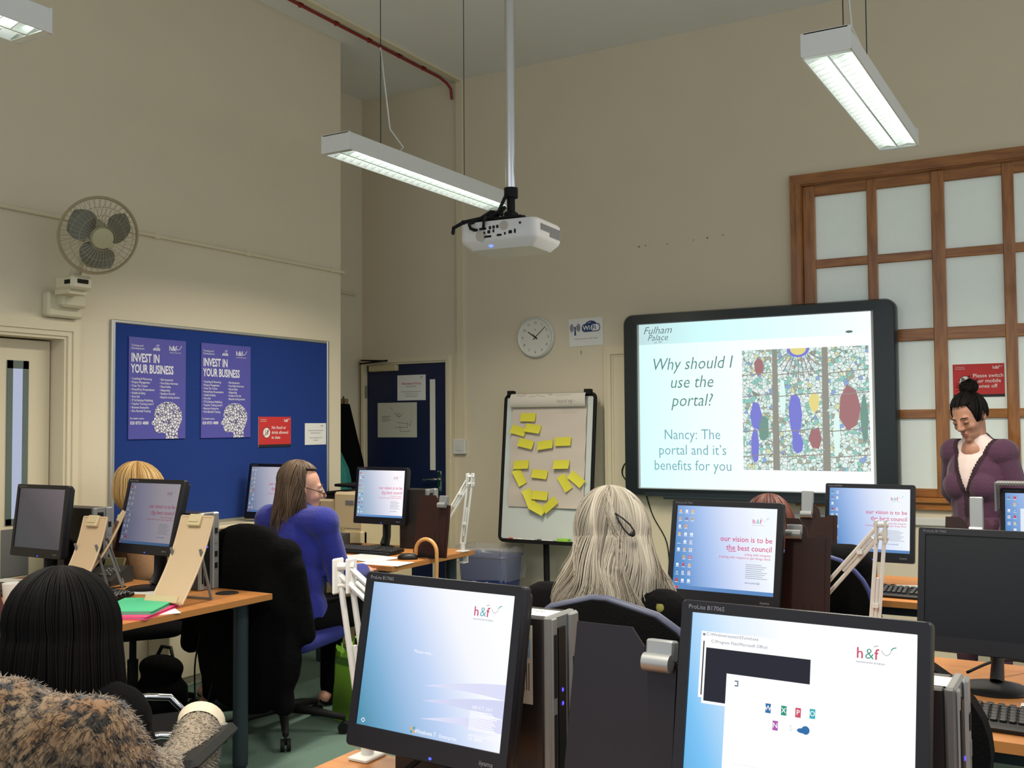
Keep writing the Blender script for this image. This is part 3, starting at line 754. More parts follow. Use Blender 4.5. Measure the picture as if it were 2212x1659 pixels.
for (y0, y1, lab) in ((3.712, 4.106, 'violet INVEST IN YOUR BUSINESS poster nearest the cream door'), (4.222, 4.618, 'violet INVEST IN YOUR BUSINESS poster nearest the red sign')):
    t, w, h = left('poster', lab, 'poster', y0, 1.361, y1, 1.917, .016, 'business posters on the blue board')
    b = MB(); b.bx(-w, w, -.006, 0, -h, h); b.build('panel', PM, t)
    b = MB(); b.T = Tm((0, -.006, 0))
    b.text('INVEST IN', -w + .014, h - .134, .066, 1, 0, 'LEFT', 0, .024, 1, 0, .188)
    b.text('YOUR BUSINESS', -w + .014, h - .194, .066, 1, 0, 'LEFT', 0, .024, 1, 0, .292)
    for i, s in enumerate(L1): b.text('• ' + s, -w + .012, h - .232 - .0196 * i, .0175, 1, 0, 'LEFT', 0, .008, .82)
    for i, s in enumerate(L2): b.text('• ' + s, .010, h - .232 - .0196 * i, .0175, 1, 0, 'LEFT', 0, .008, .74)
    b.text('For details contact:', -w + .010, -h + .108, .0150, 1, 0, 'LEFT', 0, .006, .8); b.text('020 8753 4888', -w + .010, -h + .080, .024, 1, 0, 'LEFT', 0, .016, 1, 0, .122)
    b.text('Training and', -w + .014, h - .05, .016, 1, 0); b.text('Development', -w + .014, h - .066, .016, 1, 0)
    b.text('skills', -.038, h - .066, .026, 1, 0, 'LEFT', .2, .02); b.poly([(-.02, h - .045), (-.008, h - .03), (.008, h - .034), (.014, h - .018), (.006, h - .042)], 1, 2)
    b.text('h&f', .075, h - .06, .04, 1, 0, 'LEFT', 0, .014); b.stroke([(.125, h - .04), (.138, h - .055), (.152, h - .05), (.165, h - .03)], .003, 1, 0); b.text('putting residents first', .078, h - .074, .0095, 1, 0)
    b.build('print', [ink((226, 226, 230)), ink((226, 226, 230)), ink((150, 146, 206))], t)
    b = MB(); b.T = Tm((.062, -.006, -h + .1045)); b.poly([(x * .25, z * .209) for x, z in head_outline()], 1); b.build('head_picture', HM, t)
t, w, h = left('food_sign', 'red sign forbidding food or drink in class, low on the blue board', 'sign', 4.691, 1.297, 4.982, 1.487, .016)
b = MB(); b.bx(-w, w, -.003, 0, -h, h); b.build('sheet', M['paper'], t)
redsign(t, w, h, ('No food or', 'drink allowed', 'in class'), .0275, 'food', -.003)
t, w, h = left('white_notice', 'small white notice at the right edge of the blue board', 'notice', 5.117, 1.303, 5.327, 1.446, .016)
b = MB(); b.bx(-w, w, -.002, 0, -h, h); b.build('sheet', M['paper'], t)
b = MB(); b.T = Tm((0, -.002, 0))
for i, s in enumerate(('Training room booking and general', 'information for learners', '', 'Please ask reception for help', 'with access')): b.text(s, 0, .02 - i * .016, .0105, 1, 0, 'CENTER')
b.text('h&f', .05, .048, .016, 1, 0); b.build('print', ink((110, 112, 118)), t)

# wall fan: guard, blades, hub, motor, arm, control box, bracket
FM = mat('fan_cream_plastic', (206, 198, 168), .5); FB = mat('smoky_fan_blade', (112, 112, 98), .35, noise=(8, .1)); FW = mat('fan_guard_wire', (160, 146, 112), .4)
t = thing('wall_fan', 'cream three-bladed wall fan mounted above the cream door', 'fan', (XL, 3.30, 2.05))
b = MB(); b.bx(.0, .055, -.10, .10, -.07, .055, b=.01).bx(0, .10, -.05, .09, -.02, .05, b=.012); b.build('wall_bracket', FM, t)
b = MB(); b.bx(.10, .235, -.10, .02, .055, .125, b=.012).bx(.09, .2, -.09, .01, .035, .056)
bb = b.build('control_box', FM, t)
b = MB(); b.bx(.2353, .239, -.07, -.01, .085, .105).bx(.18, .22, -.1035, -.0995, .08, .1); b.build('speed_switch', M['blackm'], bb)
C_ = V((.36, -.04, .305)); N = V((4.22, -3.26, -.98)).normalized(); N = (N + V((.0, .34, -.12))).normalized()
Uv = V((0, 0, 1)); X_ = Uv.cross(N).normalized(); Y_ = N.cross(X_)
FMx = Matrix((X_, Y_, N)).transposed().to_4x4(); FMx.translation = C_
b = MB(); b.tube([(.17, -.04, .12), (.2, -.03, .2), (.26, -.02, .29), C_ - N * .06], [.028, .024, .026, .03], 10); b.build('arm', FM, t, smooth='all')
b = MB(); b.T = FMx; b.lathe([(.03, -.19), (.06, -.18), (.072, -.14), (.07, -.09), (.05, -.08)], 24); b.build('motor_housing', FM, t, smooth=True)
b = MB(); b.T = FMx
def circ(r, z, n=48): return [(r * math.cos(2 * math.pi * i / n), r * math.sin(2 * math.pi * i / n), z) for i in range(n + 1)]
b.tube(circ(.188, -.02), .0075, 6, cap=False)
for r_, z in ((.06, .045), (.11, .04), (.15, .026)): b.tube(circ(r_, z), .0012, 4, cap=False)
for i in range(40):
    a = 2 * math.pi * i / 40; c_, s_ = math.cos(a), math.sin(a)
    b.tube([(c_ * .05, s_ * .05, .046), (c_ * .12, s_ * .12, .04), (c_ * .172, s_ * .172, .012), (c_ * .188, s_ * .188, -.02), (c_ * .17, s_ * .17, -.06), (c_ * .06, s_ * .06, -.085)], .0011, 3, cap=False)
b.build('guard', FW, t)
b = MB(); b.T = FMx; b.lathe([(.055, .035), (.05, .046), (.03, .05), (0, .051)], 28); b.build('guard_badge', mat('fan_badge', (178, 172, 136), .4), t, smooth=True)
b = MB(); b.T = FMx; b.lathe([(.045, -.04), (.045, .0), (.03, .018), (0, .02)], 20); b.build('hub', FB, t, smooth=True)
for a in (20, 142, 262):
    b = MB(); rows = []
    for i in range(9):
        r_ = .035 + .128 * i / 8; wd_ = R(18 + 30 * math.sin(math.pi * (i / 8) ** .75)) ; row = []
        for j in range(9):
            f = j / 8 - .5; an = R(a) + wd_ * 2 * f + .25 * i / 8; row.append((r_ * math.cos(an), r_ * math.sin(an), -.012 + .05 * f))
        rows.append(row)
    b.T = FMx; b.grid(rows); b.grid([[(x, y, z - .002) for x, y, z in r_][::-1] for r_ in rows]); b.build('blade', FB, t, smooth='all')

# coat rack and coats in the recess
t = thing('coat_rack', 'brown wooden hook rail on the recess wall above the coats', 'coat rack', (XR, 6.1, 1.60), 90)
b = MB(); b.bx(-.4, .3, -.02, 0, -.045, .045); b.build('rail', mat('hook_rail_wood', (150, 118, 84), .5), t)
for x in (-.3, -.12, .06, .2):
    b = MB(); b.tube([(x, -.018, -.01), (x, -.05, -.02), (x, -.06, .02), (x, -.05, .06)], .006, 8); b.build('hook', M['steel'], t, smooth='all')
def hung(name, label, y, m, hw, dp, top, bot, sl):
    b = MB(); rows = []
    for i in range(15):
        f = i / 14; z = top + (bot - top) * f; w_ = hw * (.18 + .82 * min(1, f * sl)) * (1 + .06 * math.sin(f * 6)); d_ = dp * (.35 + .65 * min(1, f * 2.2))
        rows.append([(XR + .07 + d_ * (1 + math.cos(2 * math.pi * j / 28)) * .5 * (1 + .12 * math.sin(j * 2.1 + f * 2)), y + w_ * math.sin(2 * math.pi * j / 28) * (1 + .05 * math.sin(j * 3)), z) for j in range(28)])
    b.grid(rows, 0, True); b.add(rows[0], [list(range(28))[::-1]]); b.add(rows[-1], [list(range(28))])
    return tag(b.build(name, m, smooth='all'), label, 'coat', 'coats hung in the door recess')
hung('coat', 'black coat hanging in the recess between the wall edge and the blue door', 6.26, M['coat'], .25, .16, 1.60, .55, .9)
hung('coat', 'teal green coat hanging in the recess behind the wall edge', 5.84, M['teal'], .24, .37, 1.575, .5, .95)

# ================================================================ suspended luminaires
def luminaire(x, y0, y1, label, wires):
    z = 2.70
    t = thing('suspended_luminaire', label, 'ceiling light', (x, (y0 + y1) / 2, z), 0, 'louvred fluorescent luminaires hung from the ceiling')
    l = (y1 - y0) / 2; w = .088
    b = MB()
    for s_ in (-1, 1):
        b.add([(s_ * w, -l, 0), (s_ * w, l, 0), (s_ * .075, l, .085), (s_ * .075, -l, .085), (s_ * (w - .006), -l, 0), (s_ * (w - .006), l, 0), (s_ * .069, l, .079), (s_ * .069, -l, .079)],
              [[0, 1, 2, 3], [4, 7, 6, 5], [0, 4, 5, 1]])
    b.bx(-.075, .075, -l, l, .08, .086); b.bx(-w + .002, w - .002, -l, -l + .005, .0, .084); b.bx(-w + .002, w - .002, l - .005, l, .0, .084)
    hs = b.build('housing', M['white'], t)
    for s_ in (-1, 1):
        b = MB(); b.cyl((s_ * .04, -l + .06, .052), (s_ * .04, l - .06, .052), .013, n=10); b.build('fluorescent_tube', emat('tube_light', (240, 250, 245), TUBE_E), t, smooth=True)
    b = MB()
    b.bx(-.004, .004, -l + .01, l - .01, .002, .034)
    n = 26
    for i in range(n + 1):
        y = -l + .035 + (2 * l - .07) * i / n
        for s_ in (-1, 1):
            b.add([(s_ * .004, y, .004), (s_ * .045, y, .016), (s_ * .083, y, .004), (s_ * .080, y, .034), (s_ * .004, y, .034), (s_ * .004, y + .003, .004), (s_ * .045, y + .003, .016), (s_ * .083, y + .003, .004), (s_ * .080, y + .003, .034), (s_ * .004, y + .003, .034)],
                  [[0, 1, 2, 3, 4], [9, 8, 7, 6, 5], [0, 5, 6, 1], [1, 6, 7, 2]])
    for y in (-l + .006, l - .032): b.bx(-w + .008, w - .008, y, y + .026, .0005, .003)
    b.build('louvre', M['louvre'], t)
    for s_ in wires:
        b = MB(); b.cyl((0, s_ * l, .086), (0, s_ * l, ZC - z), .0022, n=6); b.build('suspension_wire', M['steel'], t)
    b = MB(); y_ = wires[0] * l; b.tube([(.0, y_, .6), (.02, y_ + .05, .2), (.05, y_ + .12, .12), (.03, y_ + .1, .088)], .004, 6); b.build('power_cable', M['whitep'], t, smooth='all')
    ld = bpy.data.lights.new('tube_glow', 'AREA'); ld.shape = 'RECTANGLE'; ld.size = .13; ld.size_y = 2 * l - .12; ld.energy = LAMP_W; ld.color = (1.0, .93, .80); ld.spread = R(150)
    lo = bpy.data.objects.new('tube_glow', ld); COL.objects.link(lo); lo.parent = t; lo.location = (0, 0, -.004)
    return t
luminaire(-3.07, 3.65, 5.17, 'louvred luminaire hanging in the middle, behind the projector pole', (-.55, .45))
luminaire(-.81, 3.56, 5.0, 'louvred luminaire hanging at the upper right in front of the pine frame', (-.6, .0))
luminaire(-3.01, .55, 2.07, 'louvred luminaire cut off by the top left corner of the photo', (-.6, .5))
luminaire(-.81, .45, 1.95, 'louvred luminaire over the front desks, above the frame', (-.6, .5))
luminaire(1.45, 3.56, 5.0, 'unseen louvred luminaire added to light the right part of the room', (-.6, .5))  # no fitting known here; added for its light on the window wall

# ================================================================ projector on its pole
t = thing('ceiling_projector', 'white projector hanging on a chrome pole in front of the middle luminaire', 'projector', (-2.04, 3.5, 2.17), 4)
b = MB(); b.cyl((0, 0, .19), (0, 0, ZC - 2.17), .0215, n=20); b.build('pole', M['chrome'], t, smooth=True)
b = MB(); b.lathe([(.07, ZC - 2.17), (.07, ZC - 2.19), (.025, ZC - 2.22)], 20); b.build('ceiling_rose', M['white'], t, smooth=True)
b = MB(); b.cyl((0, 0, .16), (0, 0, .20), .028, n=16).cyl((0, 0, .10), (0, 0, .17), .017, n=14).box((0, 0, .085), (.05, .05, .04), None, 0, .008).box((0, .0, .068), (.16, .15, .012), None, 0, .004)
for sx in (-1, 1):
    for sy in (-1, 1): b.tube([(sx * .03, sy * .03, .07), (sx * .1, sy * .09, .06), (sx * .11, sy * .1, .05)], .006, 6)
b.build('mount', M['blackm'], t, smooth=True)
b = MB(); hw, hd = .168, .125
bot = rrect(-hw, -hd, hw, hd, .03, 4); 
b.grid([[(x * .80, y * .78, -.058) for x, y in bot], [(x * .97, y * .97, -.03) for x, y in bot], [(x, y, -.018) for x, y in bot], [(x, y, .042) for x, y in bot], [(x * .96, y * .95, .05) for x, y in bot]], 0, True)
nb_ = len(bot); b.add([(x * .80, y * .78, -.058) for x, y in bot], [list(range(nb_))[::-1]]); b.add([(x * .96, y * .95, .05) for x, y in bot], [list(range(nb_))])
body = b.build('body', mat('projector_white', (212, 210, 208), .35), t, smooth=True)
b = MB(); b.T = Tm((hw + .0005, 0, 0), (0, 0, 90))
b.poly([(-.085, .03), (.1, .03), (.1, -.012), (.0, -.012), (.0, .004), (-.085, .004)], .5, 0)
for i in range(24): b.poly([(-.084 + i * .0077, .029), (-.081 + i * .0077, .029), (-.081 + i * .0077, .005 if i < 11 else -.011), (-.084 + i * .0077, .005 if i < 11 else -.011)], 1, 1)
b.build('vent_grille', [mat('grille_grey', (150, 150, 150), .5), ink((64, 64, 66))], body)
b = MB(); b.T = Tm((0, -hd, 0))
for (x, z, w_, h_) in ((-.095, .018, .022, .009), (-.062, .020, .03, .009), (-.03, .022, .009, .012), (-.014, .023, .009, .012), (.002, .024, .009, .012), (-.055, .004, .007, .009), (-.035, .006, .012, .012), (-.015, .008, .007, .011), (-.04, -.012, .03, .008), (.01, -.01, .02, .008), (.035, -.006, .006, .01), (.058, -.002, .014, .012), (.078, .0, .007, .016), (.1, .03, .008, .008)):
    b.bx(x - w_ / 2, x + w_ / 2, -.002, .001, z - h_ / 2, z + h_ / 2, 0)
b.disc((.03, .026), .019, 1, 1, 24); b.disc((-.07, -.005), .024, .5, 1, 24)
b.build('port_panel', [M['blackm'], mat('speaker_grey', (176, 168, 160), .6)], body)
b = MB(); b.ell((-.035, -hd * .86, -.046), (.01, .006, .006)); b.build('status_light', emat('blue_led', (90, 110, 255), 3), body)
b = MB(); b.T = Tm((-.06, hd, 0)); b.cyl((0, -.005, .0), (0, .018, .0), .035, .03, 20); b.build('lens', M['black'], body, smooth=True)
b = MB()
b.tube([(-.005, -.03, .17), (-.03, -.05, .1), (-.07, -.07, .075), (-.1, -.10, .06), (-.11, -.15, .04), (-.1, -.155, .02), (-.095, -hd, .018)], .007, 6)
b.tube([(-.02, -.03, .09), (-.06, -.06, .1), (-.09, -.09, .07), (-.15, -.12, .055), (-.19, -.13, .035), (-.21, -.1, .02)], .008, 6)
b.tube([(-.01, -.03, .12), (-.05, -.03, .085), (-.1, -.05, .07), (-.17, -.1, .06)], .008, 6); b.tube([(-.05, -.04, .08), (-.06, -.1, .07), (-.05, -.14, .045), (-.06, -hd, .02)], .006, 6)
b.build('cables', M['blackm'], t, smooth='all')
# ================================================================ desks
def desk(label, x0, x1, y0, y1, grom=()):
    t = thing('desk', label, 'desk', ((x0 + x1) / 2, (y0 + y1) / 2, 0), 0, 'beech computer desks')
    w, d = (x1 - x0) / 2, (y1 - y0) / 2
    b = MB(); b.bx(-w, w, -d, d, .695, .72, 0)
    b.k = 1; e = .0008
    b.bx(-w - e, w + e, -d - e, -d, .6955, .7195).bx(-w - e, w + e, d, d + e, .6955, .7195).bx(-w - e, -w, -d, d, .6955, .7195).bx(w, w + e, -d, d, .6955, .7195)
    b.build('tabletop', [M['beech'], M['edge']], t)
    for sx in (-1, 1):
        for sy in (-1, 1):
            b = MB(); b.cyl((sx * (w - .11), sy * (d - .07), .012), (sx * (w - .11), sy * (d - .07), .675), .032, n=20).cyl((sx * (w - .11), sy * (d - .07), 0), (sx * (w - .11), sy * (d - .07), .014), .026, n=16).box((sx * (w - .11), sy * (d - .07), .688), (.12, .1, .014)); b.build('leg', M['steel'], t, smooth=True)
    b = MB()
    for sy in (-1, 1): b.bx(-w + .13, w - .13, sy * (d - .07) - .012, sy * (d - .07) + .012, .655, .694)
    b.build('rail', M['steel'], t)
    for x in grom:
        b = MB(); b.T = Tm((x - (x0 + x1) / 2, d - .085, .72)); b.lathe([(.048, .0), (.048, .0025), (.043, .004), (0, .004)], 28); b.build('cable_port', M['blackm'], t, smooth=True)
    return t
DZ_ = .7205
desk('desk at the left with the beige document holders on it', -4.46, -3.065, 2.45, 3.235, (-3.24,))
desk('desk in front of the woman in the blue jumper, walking stick on its end', -4.28, -3.11, 4.13, 4.895, (-3.9,))
desk('nearest desk, carrying the two big bright monitors', -1.43, .45, .98, 1.77)
desk('desk at the right edge of the photo with the switched-off monitor', -1.40, .75, 2.50, 3.30)
desk('far desk in front of the presenter', -1.40, .75, 4.25, 4.95)

# ================================================================ monitors
MW, MH = .169, .135
def U(u): return -MW + 2 * MW * u
def Vv(v): return -MH + 2 * MH * v
def monitor(label, c, yaw_, tilt, content, mats, led=True, words=True):
    x, y, z = c
    t = thing('monitor', label, 'monitor', (x, y, DZ_), yaw_, 'black flat monitors on the desks')
    P = Tm((0, 0, z - DZ_), (-tilt, 0, 0))
    b = MB(); b.T = P
    o = rrect(-.187, -.176, .187, .154, .008, 3); i_ = rrect(-MW, -MH, MW, MH, .001, 3)
    b.grid([[(q * .97, .022, r_ * .97) for q, r_ in o], [(q, .012, r_) for q, r_ in o], [(q, -.009, r_) for q, r_ in o], [(q * .992, -.012, r_ * .99) for q, r_ in o], [(q, -.012, r_) for q, r_ in i_], [(q, -.007, r_) for q, r_ in i_]], 0, True)
    bk = rrect(-.181, -.166, .181, .144, .01, 3); bk2 = rrect(-.13, -.12, .13, .09, .03, 3)
    b.grid([[(q, .022, r_) for q, r_ in bk], [(q, .03, r_) for q, r_ in bk], [(q, .056, r_) for q, r_ in bk2], [(q * .2, .058, r_ * .2) for q, r_ in bk2]], 0, True)
    b.add([(q * .2, .058, r_ * .2) for q, r_ in bk2], [list(range(len(bk2)))[::-1]])
    if words:
        b.T = P @ Tm((0, -.012, 0))
        b.text('ProLite B1706S', -.174, .1405, .0095, 1, 1); b.text('iiyama', .128, -.160, .012, 1, 1)
    b.build('casing', [M['bezel'], ink((120, 120, 130))], t, smooth=True)
    b = MB(); b.T = P @ Tm((0, -.0068, 0))
    content(b); b.build('display', mats, t)
    b = MB(); b.T = Tm((0, -.02, 0))
    b.lathe([(0, .014), (.05, .014), (.08, .009), (.09, .003), (.09, 0)], 32); b.T = Matrix.Identity(4)
    b.tube([(0, .03, .01), (0, .05, .06), (0, .055, z - DZ_ - .10), (0, .052, z - DZ_ - .03)], [.04, .034, .034, .03], 12, flat=.45)
    b.box((0, .05, z - DZ_ - .03), (.11, .02, .09), Tm(rot=(-tilt, 0, 0)), 0, .008)
    b.build('stand', M['black'], t, smooth=True)
    if led:
        b = MB(); b.T = P; b.ell((.02, -.012, -.168), (.0035, .002, .0025)); b.build('power_light', emat('power_led', (60, 70, 255), 3), t)
    return t
def icons(b, cols, rows, u0=.025, v0=.95, du=.062, dv=.092, seed=1, k0=2, s=.03):
    rr = random.Random(seed)
    for i in range(cols):
        for j in range(rows):
            if rr.random() < .08: continue
            u, v = u0 + i * du, v0 - j * dv
            k = rr.choice((k0, k0, k0, k0 + 1, k0 + 2, k0 + 3)); w_ = s * rr.uniform(.7, 1)
            b.rect(U(u), Vv(v - s * 1.1), U(u + w_), Vv(v), 1, k)
            if rr.random() < .6: b.rect(U(u + w_ * .25), Vv(v - s * .75), U(u + w_ * .75), Vv(v - s * .35), 1.6, rr.choice((k0 + 4, k0 + 1, k0)))
            b.rect(U(u - .004), Vv(v - s * 1.5), U(u + s * 1.05), Vv(v - s * 1.3), 1, k0)
def logo(b, u, v, size, kr, kt, kg):
    x, z = U(u), Vv(v)
    b.text('h', x, z, size, 2, kr, 'LEFT', 0, .008); b.text('&', x + size * .56, z, size, 2, kt, 'LEFT', 0, -.01); b.text('f', x + size * 1.18, z, size, 2, kr, 'LEFT', 0, .008)
    q = lambda pts, w_, k_: b.stroke([(x + size * p, z + size * r_) for p, r_ in pts], size * w_, 2, k_)
    q([(1.15, .80), (1.28, .88), (1.42, .87)], .035, kg); q([(1.62, .62), (1.78, .40), (1.95, .33), (2.12, .42), (2.24, .62)], .028, kg); q([(2.24, .70), (2.36, .84), (2.55, .90)], .06, kt)
    b.text('hammersmith & fulham', x, z - size * .3, size * .2, 2, kg)
IC = lambda st: [E_((232, 240, 250), st), E_((206, 72, 78), st), E_((232, 190, 130), st), E_((100, 150, 200), st), E_((64, 92, 150), st)]
def desktop(cols=3, rows=10, seed=1, vis=True, small=1.0):
    def f(b):
        b.rect(-MW, -MH, MW, MH, 0, 0, uv=True)
        b.rect(-MW, -MH, MW, Vv(.045), .8, 1)
        icons(b, cols, rows, seed=seed)
        b.rect(U(.03), Vv(.008), U(.06), Vv(.036), 1.5, 3); b.rect(U(.02), Vv(.012), U(.012), Vv(.03), 1.5, 2)
        logo(b, .765, .82, .0205, 7, 8, 9)
        b.text('our vision is to be', U(.965), Vv(.60), .0245, 2, 7, 'RIGHT', 0, .004, .95); b.text('the best council', U(.965), Vv(.50), .0245, 2, 7, 'RIGHT', 0, .004, .95)
        b.rect(U(.545), Vv(.482), U(.622), Vv(.489), 2, 7)
        b.text('acting with integrity', U(.955), Vv(.445), .0105, 2, 7, 'RIGHT'); b.text('treating with respect to get things done', U(.955), Vv(.405), .0105, 2, 7, 'RIGHT')
        for i in range(8): b.rect(U(.72), Vv(.34 - i * .022), U(.72 + .22 * (.7 + .3 * ((i * 37 % 10) / 10))), Vv(.346 - i * .022), 1.2, 9)
        b.text('servicedesk@', U(.72), Vv(.125), .0085, 2, 6)
    return f
def dmats(st, stops=None, name='desktop_wallpaper'):
    return [grad_mat(name, stops or [(0, (70, 124, 176)), (.12, (96, 146, 206)), (.38, (170, 196, 240)), (.62, (222, 230, 252)), (.85, (244, 250, 255))], .85, .18, 0, st), E_((96, 140, 196), st)] + IC(st) + [E_((214, 62, 116), st), E_((70, 170, 176), st), E_((150, 160, 176), st)]
def login(b):
    b.rect(-MW, -MH, MW, MH, 0, 0, uv=True)
    for i, (c0, c1, k_) in enumerate(((.30, .10, 5), (.20, .12, 7), (.08, .09, 5))):   # pale folds of the wallpaper
        top_ = [(u, c0 + .13 * math.sin((u - .3) * 1.9)) for u in (.45, .55, .65, .75, .85, .93, 1.0)]
        b.poly([(U(u), Vv(v)) for u, v in top_] + [(U(u), Vv(v - c1 * (u - .45) / .55)) for u, v in top_[::-1][:-1]], .6 + .1 * i, k_)
    logo(b, .738, .845, .0240, 2, 3, 4)
    b.text('Please wait...', U(.36), Vv(.545), .009, 2, 1)
    b.text('h&f ICT 24/7', U(.79), Vv(.245), .0085, 2, 1)
    for i in range(11): b.rect(U(.78), Vv(.225 - i * .0115), U(.78 + .18 * (.8 + .2 * ((i * 53 % 10) / 10))), Vv(.231 - i * .0115), 1.2, 1)
    b.text('servicedesk@lbhf.gov.uk', U(.785), Vv(.068), .0088, 2, 1); b.text('tel. 8888', U(.785), Vv(.044), .0088, 2, 1)
    b.text('Windows 7', U(.425), Vv(.02), .0105, 2, 1, 'LEFT', 0, .006); b.text('Enterprise', U(.595), Vv(.02), .0095, 2, 1)
    for i, (dx, dz, k) in enumerate(((0, 0, 6), (.006, .001, 3), (0, -.006, 3), (.006, -.005, 6))): b.rect(U(.395) + dx, Vv(.035) + dz, U(.395) + dx + .005, Vv(.035) + dz + .005, 2, k)
    b.stroke([(U(.035), Vv(.035)), (U(.05), Vv(.05)), (U(.062), Vv(.035)), (U(.05), Vv(.02)), (U(.035), Vv(.035))], .0012, 2, 1)
monitor('big bright monitor nearest the aisle, showing a log-on screen', (-1.096, 1.59, .98), -3.6, 11, login,
        [grad_mat('login_wallpaper', [(0, (84, 146, 176)), (.16, (124, 174, 212)), (.42, (192, 212, 246)), (.66, (246, 248, 255)), (.88, (255, 255, 255)), (1., (250, 252, 255))], .70, .34, -.04, 1.0), E_((252, 252, 255)), E_((206, 70, 110)), E_((70, 170, 176)), E_((130, 140, 156)), E_((222, 224, 249)), E_((240, 170, 110)), E_((213, 217, 245))])
def windows(b):
    b.rect(-MW, -MH, MW, MH, 0, 0, uv=True)
    b.rect(U(.05), Vv(.53), U(.57), Vv(.90), .6, 1); b.rect(U(.062), Vv(.545), U(.074), Vv(.845), .9, 2)
    b.rect(U(.068), Vv(.50), U(.575), Vv(.87), 1.2, 1); b.rect(U(.078), Vv(.515), U(.56), Vv(.81), 1.5, 2)
    b.rect(U(.058), Vv(.875), U(.07), Vv(.888), 1.3, 6); b.text('C:\\Windows\\system32\\cmd.exe', U(.075), Vv(.878), .0065, 1.4, 6); b.text('C:\\Program Files\\Microsoft Office\\', U(.10), Vv(.84), .0065, 1.8, 6)
    b.rect(U(.183), Vv(.08), U(.80), Vv(.68), 2, 1)
    b.stroke([(U(.225), Vv(.62)), (U(.238), Vv(.62)), (U(.238), Vv(.645)), (U(.225), Vv(.645))], .002, 2.4, 6)
    for i, (k, u, v, s) in enumerate(((3, .37, .50, 'W'), (4, .44, .50, 'X'), (5, .503, .50, 'P'), (7, .565, .505, 'O'), (8, .405, .415, 'N'))):
        b.rect(U(u), Vv(v), U(u + .024), Vv(v + .05), 2.5, k); b.text(s, U(u + .012), Vv(v + .014), .010, 3, 1, 'CENTER', 0, .01)
    b.text('S', U(.478), Vv(.425), .012, 2.6, 9); b.disc((U(.535), Vv(.435)), .0075, 2.6, 3, 14, .0035); b.disc((U(.55), Vv(.44)), .006, 2.6, 3, 14, .006); b.rect(U(.525), Vv(.425), U(.562), Vv(.437), 2.6, 3)
    b.rect(U(.23), Vv(.205), U(.62), Vv(.2065), 2.5, 9)
    logo(b, .752, .85, .0215, 5, 4, 6)
    b.poly([(U(.82), Vv(0)), (U(1), Vv(.0)), (U(1), Vv(.2)), (U(.9), Vv(.15))], .4, 9)
monitor('big bright monitor at the bottom right with white windows and a black window open', (-.407, 1.52, .99), -3.0, 11, windows,
        [grad_mat('sky_wallpaper', [(0, (90, 168, 220)), (.15, (124, 196, 246)), (.40, (224, 240, 255)), (.6, (255, 255, 255)), (1, (255, 255, 255))], .8, .24, .02, 1.0), E_((255, 255, 255)), E_((34, 34, 46)), E_((50, 110, 170)), E_((44, 150, 126)), E_((206, 80, 106)), E_((120, 130, 150)), E_((60, 176, 186)), E_((176, 90, 176)), E_((222, 226, 242))])
monitor('monitor showing a council desktop, just right of the grey-haired woman', (-1.067, 3.17, 1.02), -3.2, 11.5, desktop(3, 10, 3), dmats(1.0))
monitor('monitor showing a council desktop, below the right end of the whiteboard', (-.901, 4.595, 1.003), -2.1, 8.6, desktop(2, 10, 5), dmats(.98))
monitor('lit monitor in front of the blue door', (-3.66, 4.76, 1.03), -.7, 6.1, desktop(2, 10, 8), dmats(1.0, [(0, (120, 160, 184)), (.3, (176, 190, 212)), (.6, (226, 226, 240)), (.85, (255, 250, 255))], 'desktop_wallpaper_pale'))
monitor('lit monitor half hidden behind the woman in the blue jumper', (-4.30, 4.53, 1.05), 0, 8.6, desktop(2, 10, 9), dmats(.62, [(0, (110, 130, 168)), (.3, (180, 186, 214)), (.6, (226, 222, 238)), (.9, (240, 236, 244))], 'desktop_wallpaper_dim'))
monitor('dim monitor between the two beige document holders', (-3.64, 3.09, 1.043), -2.0, 13.4, desktop(2, 10, 10), dmats(.36, [(0, (130, 134, 170)), (.4, (186, 184, 214)), (.7, (222, 214, 226)), (1, (236, 226, 236))], 'desktop_wallpaper_grey'))
def blank(b): b.rect(-MW, -MH, MW, MH, 0, 0, uv=True)
monitor('dark grey blank monitor at the far left, in front of the cream door', (-4.235, 2.97, 1.01), -.9, 6.3, blank, [grad_mat('idle_panel', [(0, (84, 88, 92)), (.5, (96, 92, 98)), (1, (136, 124, 132))], .5, .5, 0, .62)])
def off_panel(b): b.rect(-MW, -MH, MW, MH, 0, 0)
monitor('switched-off black monitor at the right edge of the photo', (-.275, 2.99, .98), -2.9, 10.9, off_panel, [mat('dark_lcd', (8, 10, 16), .35, spec=.35)], False)
def popup(b):
    desktop(2, 8, 12)(b); b.rect(U(.16), Vv(-.0 + .02), U(.8), Vv(.78), 3, 2); b.disc((U(.23), Vv(.70)), .006, 4, 3, 12); b.text('Information', U(.28), Vv(.68), .014, 4, 7); b.disc((U(.23), Vv(.56)), .008, 4, 6, 16)
monitor('monitor at the right edge of the photo in front of the presenter', (-.19, 4.45, 1.007), -2.9, 7, popup, dmats(.95))
b = MB(); b.bx(-.20, .2, -.07, .06, 0, .012, b=.003)
for i in range(40): b.bx(-.196 + i * .0098, -.19 + i * .0098, -.0722, -.0698, .001, .011)
b.bx(-.2, -.194, -.07, .06, -.1, .0)
t = b.build('monitor_shelf', M['grey'], loc=(-.19, 4.46, 1.175)); tag(t, 'grey ribbed shelf capping the monitor in front of the presenter', 'shelf')

